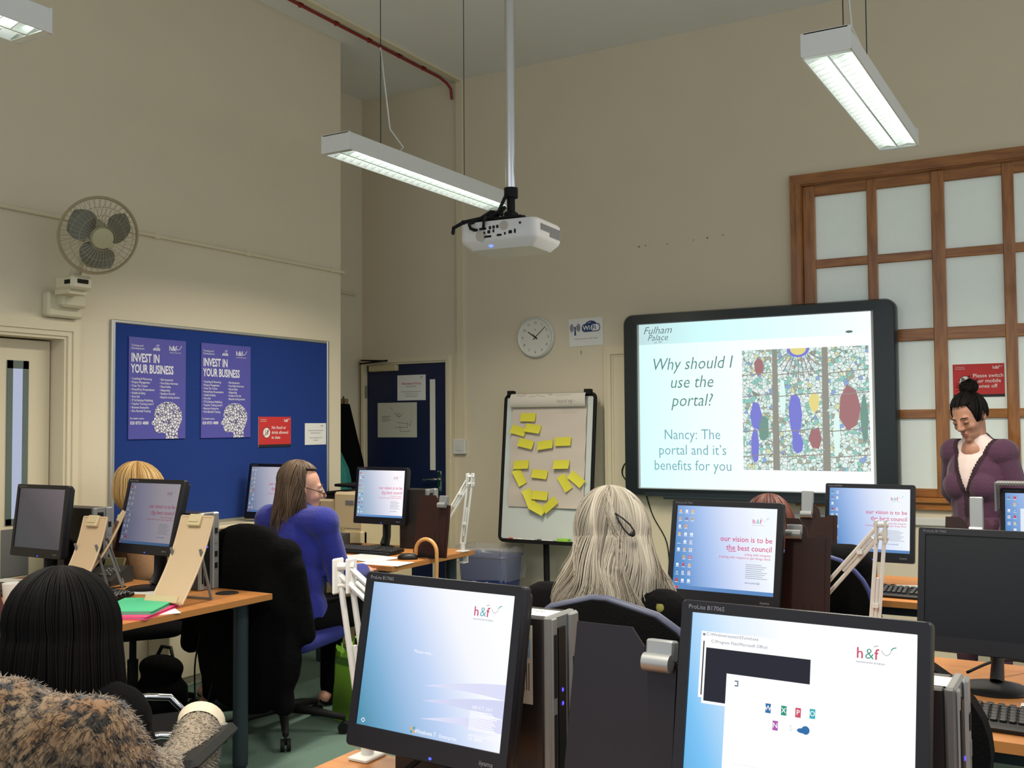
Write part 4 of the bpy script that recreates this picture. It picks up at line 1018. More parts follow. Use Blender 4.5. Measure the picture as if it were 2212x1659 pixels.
# ================================================================ computer towers (front faces +x)
def tower(label, xf, y0, wd=.36, th=.10, hh=.345, stick=True):
    t = thing('computer_tower', label, 'computer', (xf - wd / 2, y0 + th / 2, DZ_), 0, 'black and silver computers standing on the desks')
    w, d = wd / 2, th / 2
    b = MB(); b.bx(-w, w - .02, -d, d, 0, hh, b=.003); b.build('case', mat('computer_case_black', (30, 26, 26), .45), t)
    b = MB(); b.bx(w - .02, w - .004, -d - .002, d + .002, 0, hh + .003, 0, b=.004)
    b.bx(w - .005, w, -d, -d + .02, .004, hh, 1, b=.003).bx(w - .005, w + .001, -d + .022, -d + .05, .02, hh - .02, 2)
    b.bx(w - .006, w + .004, d - .034, d + .002, 0, hh + .002, 1, b=.006)
    b.bx(w - .004, w + .0015, -d + .005, -d + .014, .20, hh - .03, 3).bx(w - .004, w + .0015, -d + .005, -d + .014, .03, .17, 3)
    for z in (.24, .2, .14, .09): b.bx(w + .003, w + .0055, d - .026, d - .01, z, z + .024, 3 if z != .2 else 1)
    b.build('front_bezel', [M['grey'], M['silver'], M['black'], M['blackm']], t)
    for z in (.21, .185):
        b = MB(); b.ell((w + .001, -d + .036, z), (.002, .003, .004), None, 8, 6); b.build('status_light', E_((70, 60, 255), 3), t)
    if stick:
        b = MB(); b.T = Tm((w - .058, -.004, hh + .0005), (-90, 0, 0)); b.rect(-.05, -.03, .05, .03, .2, 0); b.text('A40', -.01, .004, .014, 1, 1); b.text('h&f ICT', -.035, -.02, .011, 1, 1); b.build('asset_label', [ink((226, 226, 220)), ink((60, 60, 60))], t)
        b = MB(); b.T = Tm((w - .05, -d, hh - .085)); b.rect(-.024, -.075, .008, .07, .6, 0); b.rect(-.02, .01, .003, .045, 1, 1); b.text('h&f', -.016, .02, .012, 1.5, 0)
        for i in range(4): b.rect(-.016 + i * .005, -.05, -.014 + i * .005, .0, 1, 2)
        b.build('side_label', [ink((196, 190, 172)), ink((120, 160, 190)), ink((70, 60, 50))], t)
    return t
tower('computer right beside the log-on monitor, blue lights on its front', -.888, 1.664)
tower('computer behind the bottom right monitor, label on its top', -.195, 1.60, .36, .1, .315)
tower('computer behind the dim monitor between the document holders', -3.375, 3.13, .18, .1, .33, False)
tower('computer behind the dark grey monitor at the far left', -4.06, 3.12, .33, .1, .33, False)
tower('computer just right of the lit monitor in front of the blue door', -3.345, 4.78, .2, .1, .34, False)

# ================================================================ document holders
def dark_holder(label, x, y, wd, hh, m, yaw_=0., clip_h=.05, side=1):
    t = thing('document_holder', label, 'document holder', (x, y, DZ_), yaw_, 'dark document holders')
    P = Tm(rot=(-9, 0, 0)); w = wd / 2
    b = MB(); b.T = P
    b.prism([(-w - .01, .0), (w, .0), (w, hh - .06), (w - .055, hh - .06), (w - .06, hh - .03), (w - .085, hh), (-w, hh)], .006)
    b.build('board', m, t)
    b = MB(); b.T = P; b.bx(w - .028, w + .016, .004, .008, .0, hh - .05); b.build('backing_strip', M['board'], t)
    b = MB(); b.T = P; cx_ = side * (w - .028)
    b.bx(cx_ - .024, cx_ + .026, -.012, .012, hh - .05, hh - .05 + clip_h, 0, b=.003); b.cyl((cx_ - .024, -.014, hh - .052), (cx_ + .024, -.014, hh - .052), .015, n=16)
    b.build('clip', M['silver'], t, smooth=True)
    b = MB(); b.T = P; b.bx(-w - .005, w, -.03, .004, 0, .006).bx(-w, w, -.032, -.028, 0, .014)
    b.build('ledge', M['blackm'], t)
    b = MB(); b.T = P; b.stroke([(w - .072, .075), (w - .064, .13)], .0025, 1); b.stroke([(w - .036, .13), (w - .042, .07)], .0025, 1); b.build('slot', M['blackm'], t)
    b = MB(); b.tube([(0, .056, .22), (0, .13, .0)], .006, 6); b.build('back_leg', M['blackm'], t)
    return t
dark_holder('large dark document holder standing between the two big bright monitors', -.722, 1.56, .19, .36, M['plum'], -2, .035)
dark_holder('brown document holder beside the desktop monitor right of the grey-haired woman', -.845, 3.25, .125, .40, M['board'], 0, .03, -1)
dark_holder('brown document holder behind the red-haired person, tall bright clip', -1.10, 4.45, .14, .36, M['board'], 0, .1, -1)
dark_holder('brown document holder with a tall bright clip in front of the presenter', -.50, 4.35, .14, .33, M['board'], 0, .13)
dark_holder('dark red-brown document holder behind the walking stick', -3.16, 4.52, .19, .33, M['board'], 0, .05)
def beige_holder(label, x, y, yaw_, tilt, ln=.40, wd=.155):
    t = thing('document_holder', label, 'document holder', (x, y, DZ_), yaw_, 'beige document holders on the left desk')
    P = Tm((0, 0, .012), (-tilt, 0, 0)); w = wd / 2
    b = MB(); b.T = P
    rows = []
    for i in range(9):
        z = ln * i / 8; yy = -.02 * math.sin(math.pi * i / 8)* -1
        rows.append([(-w, yy, z), (0, yy, z), (w, yy, z)])
    b.grid(rows); b.grid([[(x_, y_ + .005, z_) for x_, y_, z_ in r_][::-1] for r_ in rows])
    b.tube([(w, r_[2][1] + .002, r_[2][2]) for r_ in rows], .005, 6); b.tube([(-w, r_[0][1] + .002, r_[0][2]) for r_ in rows], .005, 6); b.tube([(-w, .002, ln), (w, .002, ln)], .005, 6)
    b.build('board', M['beige'], t, smooth=True)
    b = MB(); b.T = P; b.bx(-.032, .03, -.012, .008, ln - .045, ln + .006, b=.003).bx(-.024, .022, -.016, -.010, ln - .03, ln - .02); b.build('clip', M['ibeige'], t)
    b = MB(); b.T = P; b.bx(-w, w, -.03, .004, -.006, .004, b=.002).bx(-w, w, -.033, -.028, -.006, .02); b.build('ledge', M['ibeige'], t)
    sy, cz = math.sin(R(tilt)), math.cos(R(tilt))
    for sx in (-1, 1):
        b = MB(); b.tube([(sx * (w - .006), sy * ln * .62, .012 + cz * ln * .62), (sx * (w - .006), sy * ln * .62 + .07, .004)], .006, 6); b.build('back_leg', M['grey'], t)
    b = MB(); b.tube([(-w, sy * ln * .62 + .07, .006), (w, sy * ln * .62 + .07, .006)], .005, 6); b.build('cross_bar', M['grey'], t)
    return t
beige_holder('beige document holder at the right end of the left desk, next to the folders', -3.215, 2.80, 8, 30, .375, .158)
beige_holder('beige document holder beside the dark grey monitor', -3.86, 2.84, 6, 26, .33, .135)
beige_holder('beige document holder seen edge-on behind the blond person', -3.93, 2.93, -40, 32, .37, .14)

# ================================================================ white balanced arms
def arm(label, base, elbow, tip, rod2=.035):
    t = thing('balanced_arm', label, 'lamp arm', base, 0, 'white balanced desk arms')
    B, E2, T2 = V(base), V(elbow) - V(base), V(tip) - V(base)
    b = MB(); b.box((0, 0, .004), (.05, .07, .008), None, 0, .002).cyl((0, 0, .006), (0, 0, .05), .014, n=12).box((0, .03, -.03), (.03, .008, .06)).box((0, 0, -.058), (.045, .05, .006)); b.build('clamp', M['whitep'], t, smooth=True)
    st = V((0, 0, .045))
    def pair(name, a, c, gap, r):
        d = (c - a).normalized(); n_ = d.cross(V((.5, -.85, 0))).normalized()
        b = MB()
        for s_ in (-1, 1): b.tube([a + n_ * gap * s_, c + n_ * gap * s_], r, 6)
        b.tube([a.lerp(c, .12) + n_ * 0, a.lerp(c, .55)], r * .8, 8); b.box(a.lerp(c, .3), (.016, .03, .012))
        b.build(name, M['white'], t)
    pair('lower_arm', st, E2, .012, .0065); pair('upper_arm', E2, T2, .013, .0065)
    b = MB()
    for s_ in (-.012, .012): b.box(E2 + V((s_, s_ * .6, -.01)), (.006, .036, .075), None, 0, .003)
    b.cyl(E2 + V((-.018, -.01, .01)), E2 + V((.018, .01, .01)), .008, n=10).cyl(E2 + V((-.018, -.01, -.03)), E2 + V((.018, .01, -.03)), .006, n=10); b.build('elbow_joint', M['whitep'], t)
    return t
arm('white balanced arm clamped to the desk corner beside the log-on monitor', (-1.372, 1.735, DZ_), (-1.405, 1.70, 1.115), (-1.19, 1.76, .93))
arm('white balanced arm standing in front of the council desktop below the whiteboard', (-.634, 3.265, DZ_), (-.606, 3.265, 1.10), (-.835, 3.36, .84))
arm('white balanced arm clamped to the desk end near the walking stick', (-3.125, 4.80, DZ_), (-3.065, 4.79, 1.13), (-3.235, 4.74, .84))

# ================================================================ keyboards, mice, phones, papers
def keyboard(label, x, y, yaw_):
    t = thing('keyboard', label, 'keyboard', (x, y, DZ_), yaw_, 'black keyboards')
    b = MB(); b.T = Tm((0, 0, .011), (4, 0, 0)); b.box((0, 0, 0), (.45, .16, .018), None, 0, .005); b.build('tray', M['black'], t)
    b = MB(); b.T = Tm((0, 0, .020), (4, 0, 0))
    for j in range(5):
        for i in range(15): b.box((-.205 + i * .0195 + j * .002, .045 - j * .021, .003), (.016, .017, .009), None, 0, .003)
        for i in range(3): b.box((.105 + i * .0195, .045 - j * .021, .003), (.016, .017, .009), None, 0, .003)
        for i in range(4): b.box((.172 + i * .0165, .045 - j * .021, .003), (.014, .017, .009), None, 0, .003)
    for i in range(17): b.box((-.205 + i * .0245, .068, .002), (.016, .012, .006), None, 0, .002)
    b.build('keys', mat('keycap_black', (26, 26, 28), .45), t)
    b = MB(); b.tube([(0, .075, .012), (.0, .12, .004), (-.05, .2, .003), (-.03, .26, .003)], .003, 6); b.build('cable', M['blackm'], t)
    return t
keyboard('black keyboard in front of the switched-off monitor at the right edge', -.085, 2.635, -3)
keyboard('black keyboard under the lit monitor in front of the blue door', -3.60, 4.52, 0)
keyboard('black keyboard below the dim monitor on the left desk', -3.72, 2.80, 3)
keyboard('black keyboard glimpsed under the white arm at the right', -.80, 4.40, -3)
keyboard('black keyboard on the far left desk before the dark grey monitor', -4.2, 2.70, 3)
def mouse(label, x, y, yaw_, m):
    t = thing('computer_mouse', label, 'mouse', (x, y, DZ_), yaw_, 'computer mice')
    b = MB(); b.ell((0, 0, .008), (.03, .055, .024), None, 18, 12); b.v = [V((p.x, p.y, max(p.z, 0.0))) for p in b.v]; b.build('shell', m, t, smooth='all')
    b = MB(); b.ell((0, .028, .028), (.003, .009, .006), None, 8, 6); b.build('wheel', M['grey'], t)
    b = MB(); b.tube([(0, .053, .008), (.01, .09, .003), (.0, .16, .003)], .0022, 6); b.build('cable', M['blackm'], t)
mouse('grey mouse on the papers in front of the woman in the blue jumper', -3.76, 4.33, 20, M['grey'])
mouse('black mouse lying in the curve of the walking stick', -3.21, 4.40, -60, M['black'])
def paper(label, x, y, yaw_, w=.21, h=.297, m=None, z=0, ln=12, grp='papers on the desks', hd=False):
    t = thing('paper_sheet', label, 'paper', (x, y, DZ_ + z), yaw_, grp)
    b = MB(); b.bx(-w / 2, w / 2, -h / 2, h / 2, 0, .0012); b.build('sheet', m or M['paper'], t)
    if ln:
        b = MB(); b.T = Tm((0, 0, .0013), (-90, 0, 0)); rr = random.Random(int(abs(x * 100)))
        for i in range(ln): b.rect(-w * .4, h * (.38 - .75 * i / ln), w * (.4 - .3 * rr.random()), h * (.38 - .75 * i / ln) + .004, .2)
        b.build('print', ink((150, 150, 152)), t)
    return t
paper('white printed sheets spread under the arm of the woman in the blue jumper', -3.62, 4.27, 12, .297, .21)
paper('white printed sheet before the keyboard of the lit monitor by the blue door', -3.42, 4.33, -8, .297, .21, None, .002)
paper('blank cream sheet at the front corner of the desk with the walking stick', -3.22, 4.22, 4, .25, .16, None, 0, 3)
paper('white card lying behind the beige document holder next to the folders', -3.53, 3.04, 20, .21, .15, None, 0, 4)
paper('white sheet lying below the dark grey monitor', -4.36, 2.86, 12, .21, .26, None, 0, 0)
paper('small slip of white paper sticking out beside the pink folder', -3.13, 2.72, 60, .10, .13, None, 0, 0)
paper('white sheet behind the keyboard at the right edge of the photo', -.10, 2.80, 0, .21, .12, None, 0, 4)
paper('heap of white forms on the far desk right of the council desktop', -.66, 4.62, 20, .25, .2, None, 0, 6)
def phone(label, x, y, yaw_):
    t = thing('desk_phone', label, 'telephone', (x, y, DZ_), yaw_, 'black desk telephones')
    b = MB(); b.prism([(-.09, 0), (.09, 0), (.09, .07), (.05, .075), (-.09, .025)], .2, Tm(rot=(0, 0, 90)) @ Tm((0, -.1, 0))); b.build('base', mat('phone_charcoal', (46, 46, 44), .5), t)
    b = MB(); b.tube([(-.05, -.09, .04), (-.06, -.07, .075), (-.055, .0, .092), (-.05, .07, .09), (-.05, .09, .062)], [.022, .02, .016, .02, .024], 10); b.build('handset', M['black'], t, smooth='all')
    b = MB(); b.T = Tm((.02, 0, .052), (16, 0, 0))
    for i in range(3):
        for j in range(4): b.box((i * .02, -.04 + j * .02, .005), (.014, .012, .008), None, 0, .002)
    b.build('keypad', M['grey'], t)
    b = MB(); b.T = Tm((.02, .07, .085), (60, 0, 0)); b.box((0, 0, 0), (.1, .045, .012), None, 0, .003); b.build('screen', mat('phone_lcd', (120, 112, 76), .3), t)
phone('black desk phone between the printer and the woman in the blue jumper', -3.98, 4.66, 10)
phone('black desk phone on the left desk under the dim monitor', -3.95, 3.08, 20)
# folders, mug
for (m, lab, x, y, z, a) in ((M['pink'], 'pink folder under the green one on the left desk', -3.21, 2.66, 0, 24), (M['green'], 'green folder on top of the pink one on the left desk', -3.235, 2.685, .013, 30)):
    t = thing('folder', lab, 'folder', (x, y, DZ_ + z), a, 'card folders on the left desk')
    b = MB(); b.bx(-.11, .11, -.15, .15, 0, .004).bx(-.11, .11, -.15, .15, .0085, .0125).bx(-.11, -.106, -.15, .15, 0, .0125); b.build('cover', m, t)
    b = MB(); b.bx(-.1, .1, -.145, .145, .0042, .0083); b.build('sheets', M['paper'], t)
t = thing('mug', 'white mug at the left edge of the photo on the left desk', 'mug', (-3.80, 2.545, DZ_))
b = MB(); b.lathe([(.0, .0), (.03, .0), (.036, .01), (.041, .085), (.038, .085), (.033, .012), (0, .01)], 28); b.build('cup', M['whitep'], t, smooth=True)
b = MB(); b.tube([(.037, 0, .07), (.06, 0, .065), (.065, 0, .045), (.055, 0, .025), (.034, 0, .02)], .005, 8); b.build('handle', M['whitep'], t, smooth='all')
# loose cables
def cable(label, pts, r=.004):
    b = MB(); P_ = [V(p) for p in pts]; out = []
    for i in range(len(P_) - 1):
        p0, p1, p2, p3 = P_[max(i - 1, 0)], P_[i], P_[i + 1], P_[min(i + 2, len(P_) - 1)]
        for k in range(6):
            f = k / 6; out.append(.5 * ((2 * p1) + (p2 - p0) * f + (2 * p0 - 5 * p1 + 4 * p2 - p3) * f * f + (3 * p1 - p0 - 3 * p2 + p3) * f ** 3))
    out.append(P_[-1]); b.tube(out, r, 6)
    return tag(b.build('cable', M['blackm'], smooth='all'), label, 'cable', 'black computer cables')
cable('black cable looping on the near desk under the log-on monitor', [(-1.13, 1.60, .80), (-1.20, 1.58, .745), (-1.25, 1.50, .727), (-1.16, 1.45, .727), (-1.05, 1.50, .727), (-1.0, 1.60, .727)], .006)
cable('black cable hanging behind the leg of the left desk', [(-3.42, 3.2, .715), (-3.43, 3.24, .6), (-3.40, 3.25, .4), (-3.45, 3.24, .2), (-3.42, 3.22, .01)])
cable('second black cable hanging under the left desk beside the first', [(-3.52, 3.2, .715), (-3.50, 3.25, .55), (-3.54, 3.25, .35), (-3.5, 3.23, .02)])
cable('black cable draped over the far edge of the desk at the right', [(-.35, 3.05, .74), (-.28, 3.15, .76), (-.2, 3.25, .74), (-.12, 3.305, .7), (-.1, 3.31, .45)])
cable('black cable hanging below the left end of the whiteboard', [(-2.78, 6.56, 1.0), (-2.72, 6.57, .8), (-2.62, 6.57, .62), (-2.6, 6.57, .4)])
cable('black cable looping out left of the whiteboard frame', [(-2.88, 6.56, 1.18), (-2.93, 6.57, 1.14), (-2.945, 6.57, 1.08), (-2.9, 6.565, 1.02), (-2.85, 6.56, .99)])
# walking stick hooked over the desk end
t = thing('walking_stick', 'pale wooden walking stick hooked over the end of the desk', 'walking stick', (-3.085, 4.47, 0))
b = MB(); pts = [(.0 + .0, 0, .03), (.005, 0, .45), (.012, 0, .70)]
for i in range(13):
    a = math.pi * i / 12; pts.append((-.055 + .067 * math.cos(a), 0, .755 + .067 * math.sin(a)))
pts += [(-.122, 0, .735)]
b.tube(pts, .0105, 12); b.build('shaft', M['cane'], t, smooth='all')
b = MB(); b.cyl((0, 0, 0), (0, 0, .045), .014, .0125, 12); b.build('ferrule', M['blackm'], t, smooth=True)
# printer on a low cabinet, long low cabinet by the wall
t = thing('low_cabinet', 'beige low cabinet under the printer', 'cabinet', (-4.27, 5.27, 0))
b = MB(); b.bx(-.3, .3, -.22, .22, .04, .60, b=.004).bx(-.28, .28, -.2, .2, 0, .04); b.build('carcass', M['ibeige'], t)
for s_ in (-1, 1):
    b = MB(); b.bx(min(s_ * .003, s_ * .29), max(s_ * .003, s_ * .29), -.235, -.22, .06, .58, b=.003); c = b.build('door', M['ibeige'], t); b = MB(); b.bx(s_ * .04 - .006, s_ * .04 + .006, -.255, -.235, .4, .48); b.build('handle', M['grey'], c)
t = thing('printer', 'beige laser printer with a black paper tray, behind the lit monitor', 'printer', (-4.27, 5.27, .60))
b = MB(); b.bx(-.30, .02, -.22, .2, 0, .36, 0, b=.012).bx(.02, .26, -.24, .2, 0, .41, 0, b=.015).bx(-.12, .26, -.26, -.2, .02, .17, 0, b=.006).bx(.02, .25, -.262, -.255, .185, .19, 1)
b.build('body', [M['ibeige'], M['grey']], t)
b = MB(); b.box((-.1, -.02, .395), (.40, .34, .02), Tm(rot=(0, -6, 0)), 0, .004).bx(-.31, -.0, -.19, .15, .36, .385).box((.05, .1, .43), (.4, .26, .018), Tm(rot=(0, 2, 0)), 0, .004); b.build('paper_tray', M['blackm'], t)
b = MB(); b.bx(-.14, -.09, -.268, -.21, .15, .185, b=.004); b.build('latch', M['grey'], t)
b = MB(); b.bx(.12, .19, -.243, -.235, .33, .36, b=.002); b.build('control_panel', M['grey'], t)
t = thing('wall_cabinet', 'long cream low cabinet along the left wall under the blue board', 'cabinet', (XL + .085, 4.55, 0))
b = MB(); b.bx(-.084, .085, -.68, .4, .05, .84, b=.004).bx(-.084, .06, -.66, .38, 0, .05); b.build('carcass', M['trim'], t)
b = MB(); b.bx(-.085, .10, -.69, .41, .84, .86, b=.004); b.build('top', mat('cream_laminate', (206, 194, 160), .35), t)
# green bag on the floor
t = thing('carrier_bag', 'lime green carrier bag on the floor behind the white arm', 'bag', (-3.20, 3.93, 0), -18)
b = MB(); rows = []
for i in range(9):
    f = i / 8; z = .002 + .33 * f; w_, d_ = .095 + .012 * f, .06 - .03 * f
    rows.append([(x * (1 + .04 * math.sin(j * 1.7 + f * 5)), y * (1 + .1 * math.sin(j * 2.9 + f * 4)), z + (.02 * math.sin(j * .9) if i == 8 else 0)) for j, (x, y) in enumerate(rrect(-w_, -d_, w_, d_, .015, 3))])
b.grid(rows, 0, True); b.add(rows[0], [list(range(len(rows[0])))[::-1]]); b.build('body', M['lime'], t, smooth='all')
b = MB()
for s_ in (-1, 1): b.tube([(-.05, s_ * .028, .30), (-.045, s_ * .03, .37), (0, s_ * .02, .40), (.045, s_ * .03, .37), (.05, s_ * .028, .30)], .006, 6, flat=.4)
b.build('handles', M['lime'], t)
b = MB(); b.T = Tm((0, -.062, .0), (-5, 0, 0)); b.poly([(-.09, .27), (.09, .27), (.09, .31), (-.09, .30)], 3); b.build('leaf_print', ink((90, 140, 60)), t)
t = thing('dark_filler_bag', 'made-up black bag added as a dark mass on the floor under the left desk', 'bag', (-3.86, 3.34, 0))  # invented bag, put in to darken the space under the desk
b = MB(); b.box((0, 0, .15), (.30, .2, .28), None, 0, .08); b.ell((0, 0, .3), (.13, .08, .06)); b.ell((0, -.1, .13), (.11, .05, .09)); fuse(b, 'body', .014, M['coat'], t, 4)
b = MB(); b.tube([(-.06, .02, .33), (-.03, .03, .39), (.03, .03, .39), (.06, .02, .33)], .009, 6); b.build('handle', M['blackm'], t, smooth='all')
# ================================================================ chairs
def chair(label, x, y, rz, fab, back_fab=None, edge=None, top=1.0, arms=False, wback=.44, seat_z=.47, az=.665):
    t = thing('office_chair', label, 'chair', (x, y, 0), rz, 'swivel office chairs')
    back_fab = back_fab or fab
    b = MB(); o = rrect(-.235, -.23, .235, .23, .09, 5)
    b.grid([[(p * .9, q * .9, seat_z - .06) for p, q in o], [(p, q, seat_z - .045) for p, q in o], [(p, q, seat_z - .015) for p, q in o], [(p * .95, q * .95, seat_z) for p, q in o], [(p * .6, q * .6, seat_z + .006) for p, q in o]], 0, True)
    b.add([(p * .9, q * .9, seat_z - .06) for p, q in o], [list(range(len(o)))[::-1]]); b.add([(p * .6, q * .6, seat_z + .006) for p, q in o], [list(range(len(o)))]); b.build('seat', fab, t, smooth='all')
    zb = top - .50
    def bk(u, v, off):   # u -1..1, v 0..1 : arched backrest curving round the sitter
        wv = wback / 2 * (.80 + .2 * math.sin(math.pi * min(1, v * 1.1))) if v < .6 else wback / 2 * math.sqrt(max(0.0, 1 - ((v - .6) / .4) ** 2.3)) * 1.0
        xx = u * wv
        return (xx, -.25 - .03 * v + .10 * (xx / .22) ** 2 * .45 + off - .02 * math.sin(math.pi * v), zb + .50 * v)
    b = MB(); nu, nv = 14, 16
    rows = [[bk(-1 + 2 * j / nu, i / nv * .999, .0) for j in range(nu + 1)] for i in range(nv + 1)]
    rowb = [[bk(-1 + 2 * j / nu, i / nv * .999, -.045) for j in range(nu + 1)] for i in range(nv + 1)]
    ring_ = lambda rw: [r_[0] for r_ in rw] + [r_[-1] for r_ in rw[::-1]]
    b.grid([q[::-1] for q in rows]); b.grid(rowb); b.grid([ring_(rows), ring_(rowb)], 0, True); b.build('backrest', back_fab, t, smooth=True)
    if edge:
        b = MB(); pts = [bk(-1.0, i / nv * .999, -.024) for i in range(2, nv + 1)] + [bk(1.0, i / nv * .999, -.024) for i in range(nv, 1, -1)]
        b.tube(pts, .011, 8); b.build('edge_trim', edge, t, smooth='all')
    b = MB(); b.tube([(0, -.05, seat_z - .07), (0, -.24, seat_z - .06), (0, -.335, seat_z + .06), (0, -.325, zb + .2)], .02, 8, flat=.5); b.build('back_bar', M['blackm'], t, smooth='all')
    b = MB(); b.cyl((0, 0, .10), (0, 0, .28), .026, n=14).cyl((0, 0, .26), (0, 0, seat_z - .06), .017, n=12).box((0, 0, seat_z - .07), (.2, .2, .025), None, 0, .006); b.build('column', M['blackm'], t, smooth=True)
    for k in range(5):
        a = 2 * math.pi * k / 5 + .3; c_, s_ = math.cos(a), math.sin(a)
        b = MB(); b.tube([(c_ * .02, s_ * .02, .115), (c_ * .15, s_ * .15, .10), (c_ * .29, s_ * .29, .072)], [.024, .020, .014], 8); b.build('base_leg', M['blackm'], t, smooth='all')
        b = MB(); q = Tm((c_ * .29, s_ * .29, .027), (0, 0, math.degrees(a) + 90)); b.T = q
        b.cyl((-.022, 0, 0), (-.006, 0, 0), .027, n=14).cyl((.006, 0, 0), (.022, 0, 0), .027, n=14).cyl((0, 0, 0), (0, 0, .05), .006, n=8); b.build('caster', M['blackm'], t, smooth=True)
    if arms:
        for s_ in (-1, 1):
            b = MB(); b.box((s_ * .285, .02, az), (.06, .28, .028), None, 0, .012); a_ = b.build('armrest', M['black'], t)
            b = MB(); b.tube([(s_ * .2, .0, seat_z - .06), (s_ * .27, .0, seat_z - .05), (s_ * .295, .0, .5), (s_ * .29, .02, az - .012)], .014, 8, flat=.6); b.build('support', M['blackm'], a_, smooth='all')
            b = MB(); b.cyl((s_ * .285, .13, az + .013), (s_ * .285, .13, az + .0165), .012, n=14); b.build('screw_cap', M['alu'], a_)
    return t
EDGE = mat('blue_grey_edge_trim', (72, 76, 98), .5)
chair('black office chair with a blue edged back, behind the grey-haired woman', -1.03, 2.45, 2, M['blkfab'], None, EDGE, 1.02, False, .46)
chair('black office chair in front of the keyboard at the right edge, behind the labelled computer', -.415, 2.36, -3, M['blkfab'], None, None, 1.0, False, .46)
chair('black chair with a blue edged back, below the monitor at the whiteboard end', -.90, 3.86, -4, M['blkfab'], None, mat('blue_edge_trim', (56, 62, 120), .5), .985)
chair('blue office chair with the black coat over its back', -3.36, 3.62, 10, M['bluefab'], M['blkfab'], None, .97)
chair('blue office chair with armrests under the leopard fur coat', -1.90, 1.40, 28, M['bluefab'], None, None, .93, True, .46, .50, .75)
chair('black office chair of the blond person', -4.19, 3.45, -35, M['blkfab'], None, None, .95)
chair('blue office chair of the person in maroon at the left edge', -3.45, 1.98, 5, M['bluefab'], None, None, .92)
t = thing('visitor_chair', 'black chair with chrome tube arms under the left desk', 'chair', (-2.665, 2.20, 0), -36)
b = MB(); b.box((0, 0, .44), (.42, .42, .05), None, 0, .015); b.build('seat', M['blkfab'], t)
b = MB(); b.box((0, -.21, .57), (.42, .04, .18), Tm(rot=(-8, 0, 0)), 0, .012); b.build('backrest', M['blkfab'], t)
for s_ in (-1, 1):
    b = MB(); x = s_ * .24
    b.tube([(x, -.2, .012), (x, .2, .012), (x, .235, .04), (x, .21, .3), (x, .17, .46), (x, .13, .505), (x, .06, .515), (x, -.18, .505), (x, -.22, .505)], .0125, 10); b.build('side_frame', M['chrome'], t, smooth='all')
    b = MB(); b.box((s_ * .225, 0, .42), (.05, .3, .02)); b.build('seat_rail', M['blackm'], t)

# ================================================================ people
def hair_mat(name, c0, c1, rough=.45):
    m = mat(name, c0, rough, spec=.12 if max(c0) < 40 else .35); nt = m.node_tree; bs = nt.nodes['Principled BSDF']
    at = nt.nodes.new('ShaderNodeAttribute'); at.attribute_name = 'strand'
    mx = nt.nodes.new('ShaderNodeMix'); mx.data_type = 'RGBA'; mx.inputs['A'].default_value = (*lin(c0), 1); mx.inputs['B'].default_value = (*lin(c1), 1)
    nt.links.new(at.outputs['Fac'], mx.inputs['Factor']); nt.links.new(mx.outputs['Result'], bs.inputs['Base Color'])
    return m
def head_blob(b, Hm, face=True):
    o = b.T; b.T = Hm
    b.ell((0, -.014, .022), (.074, .093, .090), None, 24, 16); b.ell((0, .030, -.012), (.061, .060, .088), None, 20, 14)
    b.ell((0, .034, -.078), (.047, .050, .034)); b.ell((0, .072, -.099), (.020, .016, .015))
    for s_ in (-1, 1):
        b.ell((s_ * .034, .056, -.030), (.026, .026, .024)); b.ell((s_ * .075, -.008, -.008), (.010, .019, .031), Tm(rot=(0, 0, s_ * 14)))
        b.ell((s_ * .0105, .098, -.033), (.0085, .010, .0075)); b.ell((s_ * .031, .0765, .022), (.021, .0105, .0065))
    b.limb((0, .086, .014), (0, .108, -.027), .0075, .0115); b.ell((0, .084, -.0605), (.021, .0095, .0062)); b.ell((0, .083, -.0715), (.017, .0095, .0068))
    b.T = o
def hand(b, wrist, d, palm, thumb_side):
    d = V(d).normalized(); n = V(palm).normalized(); s = d.cross(n).normalized() * thumb_side; n = s.cross(d).normalized() * thumb_side
    w = V(wrist)
    b.limb(w, w + d * .05, .022, .026); b.ell(w + d * .055, (.0395, .0395, .0395), Matrix((s, d, n)).transposed().to_4x4() @ Matrix.Diagonal((1.0, 1.1, .42, 1)))
    for i, ln in enumerate((.068, .078, .072, .056)):
        k0 = w + d * .09 + s * (.030 - .0205 * i); d1 = (d - n * .35 + s * (.10 - .07 * i)).normalized(); k1 = k0 + d1 * ln * .5; d2 = (d - n * 1.0).normalized()
        b.limb(k0, k1, .0088, .0082, 10); b.limb(k1, k1 + d2 * ln * .5, .0082, .0068, 10)
    k0 = w + d * .035 + s * .032; k1 = k0 + (d * .7 + s * .75).normalized() * .036; b.limb(k0, k1, .0115, .0098, 10); b.limb(k1, k1 + (d * .95 + s * .1 - n * .3).normalized() * .03, .0098, .0078, 10)
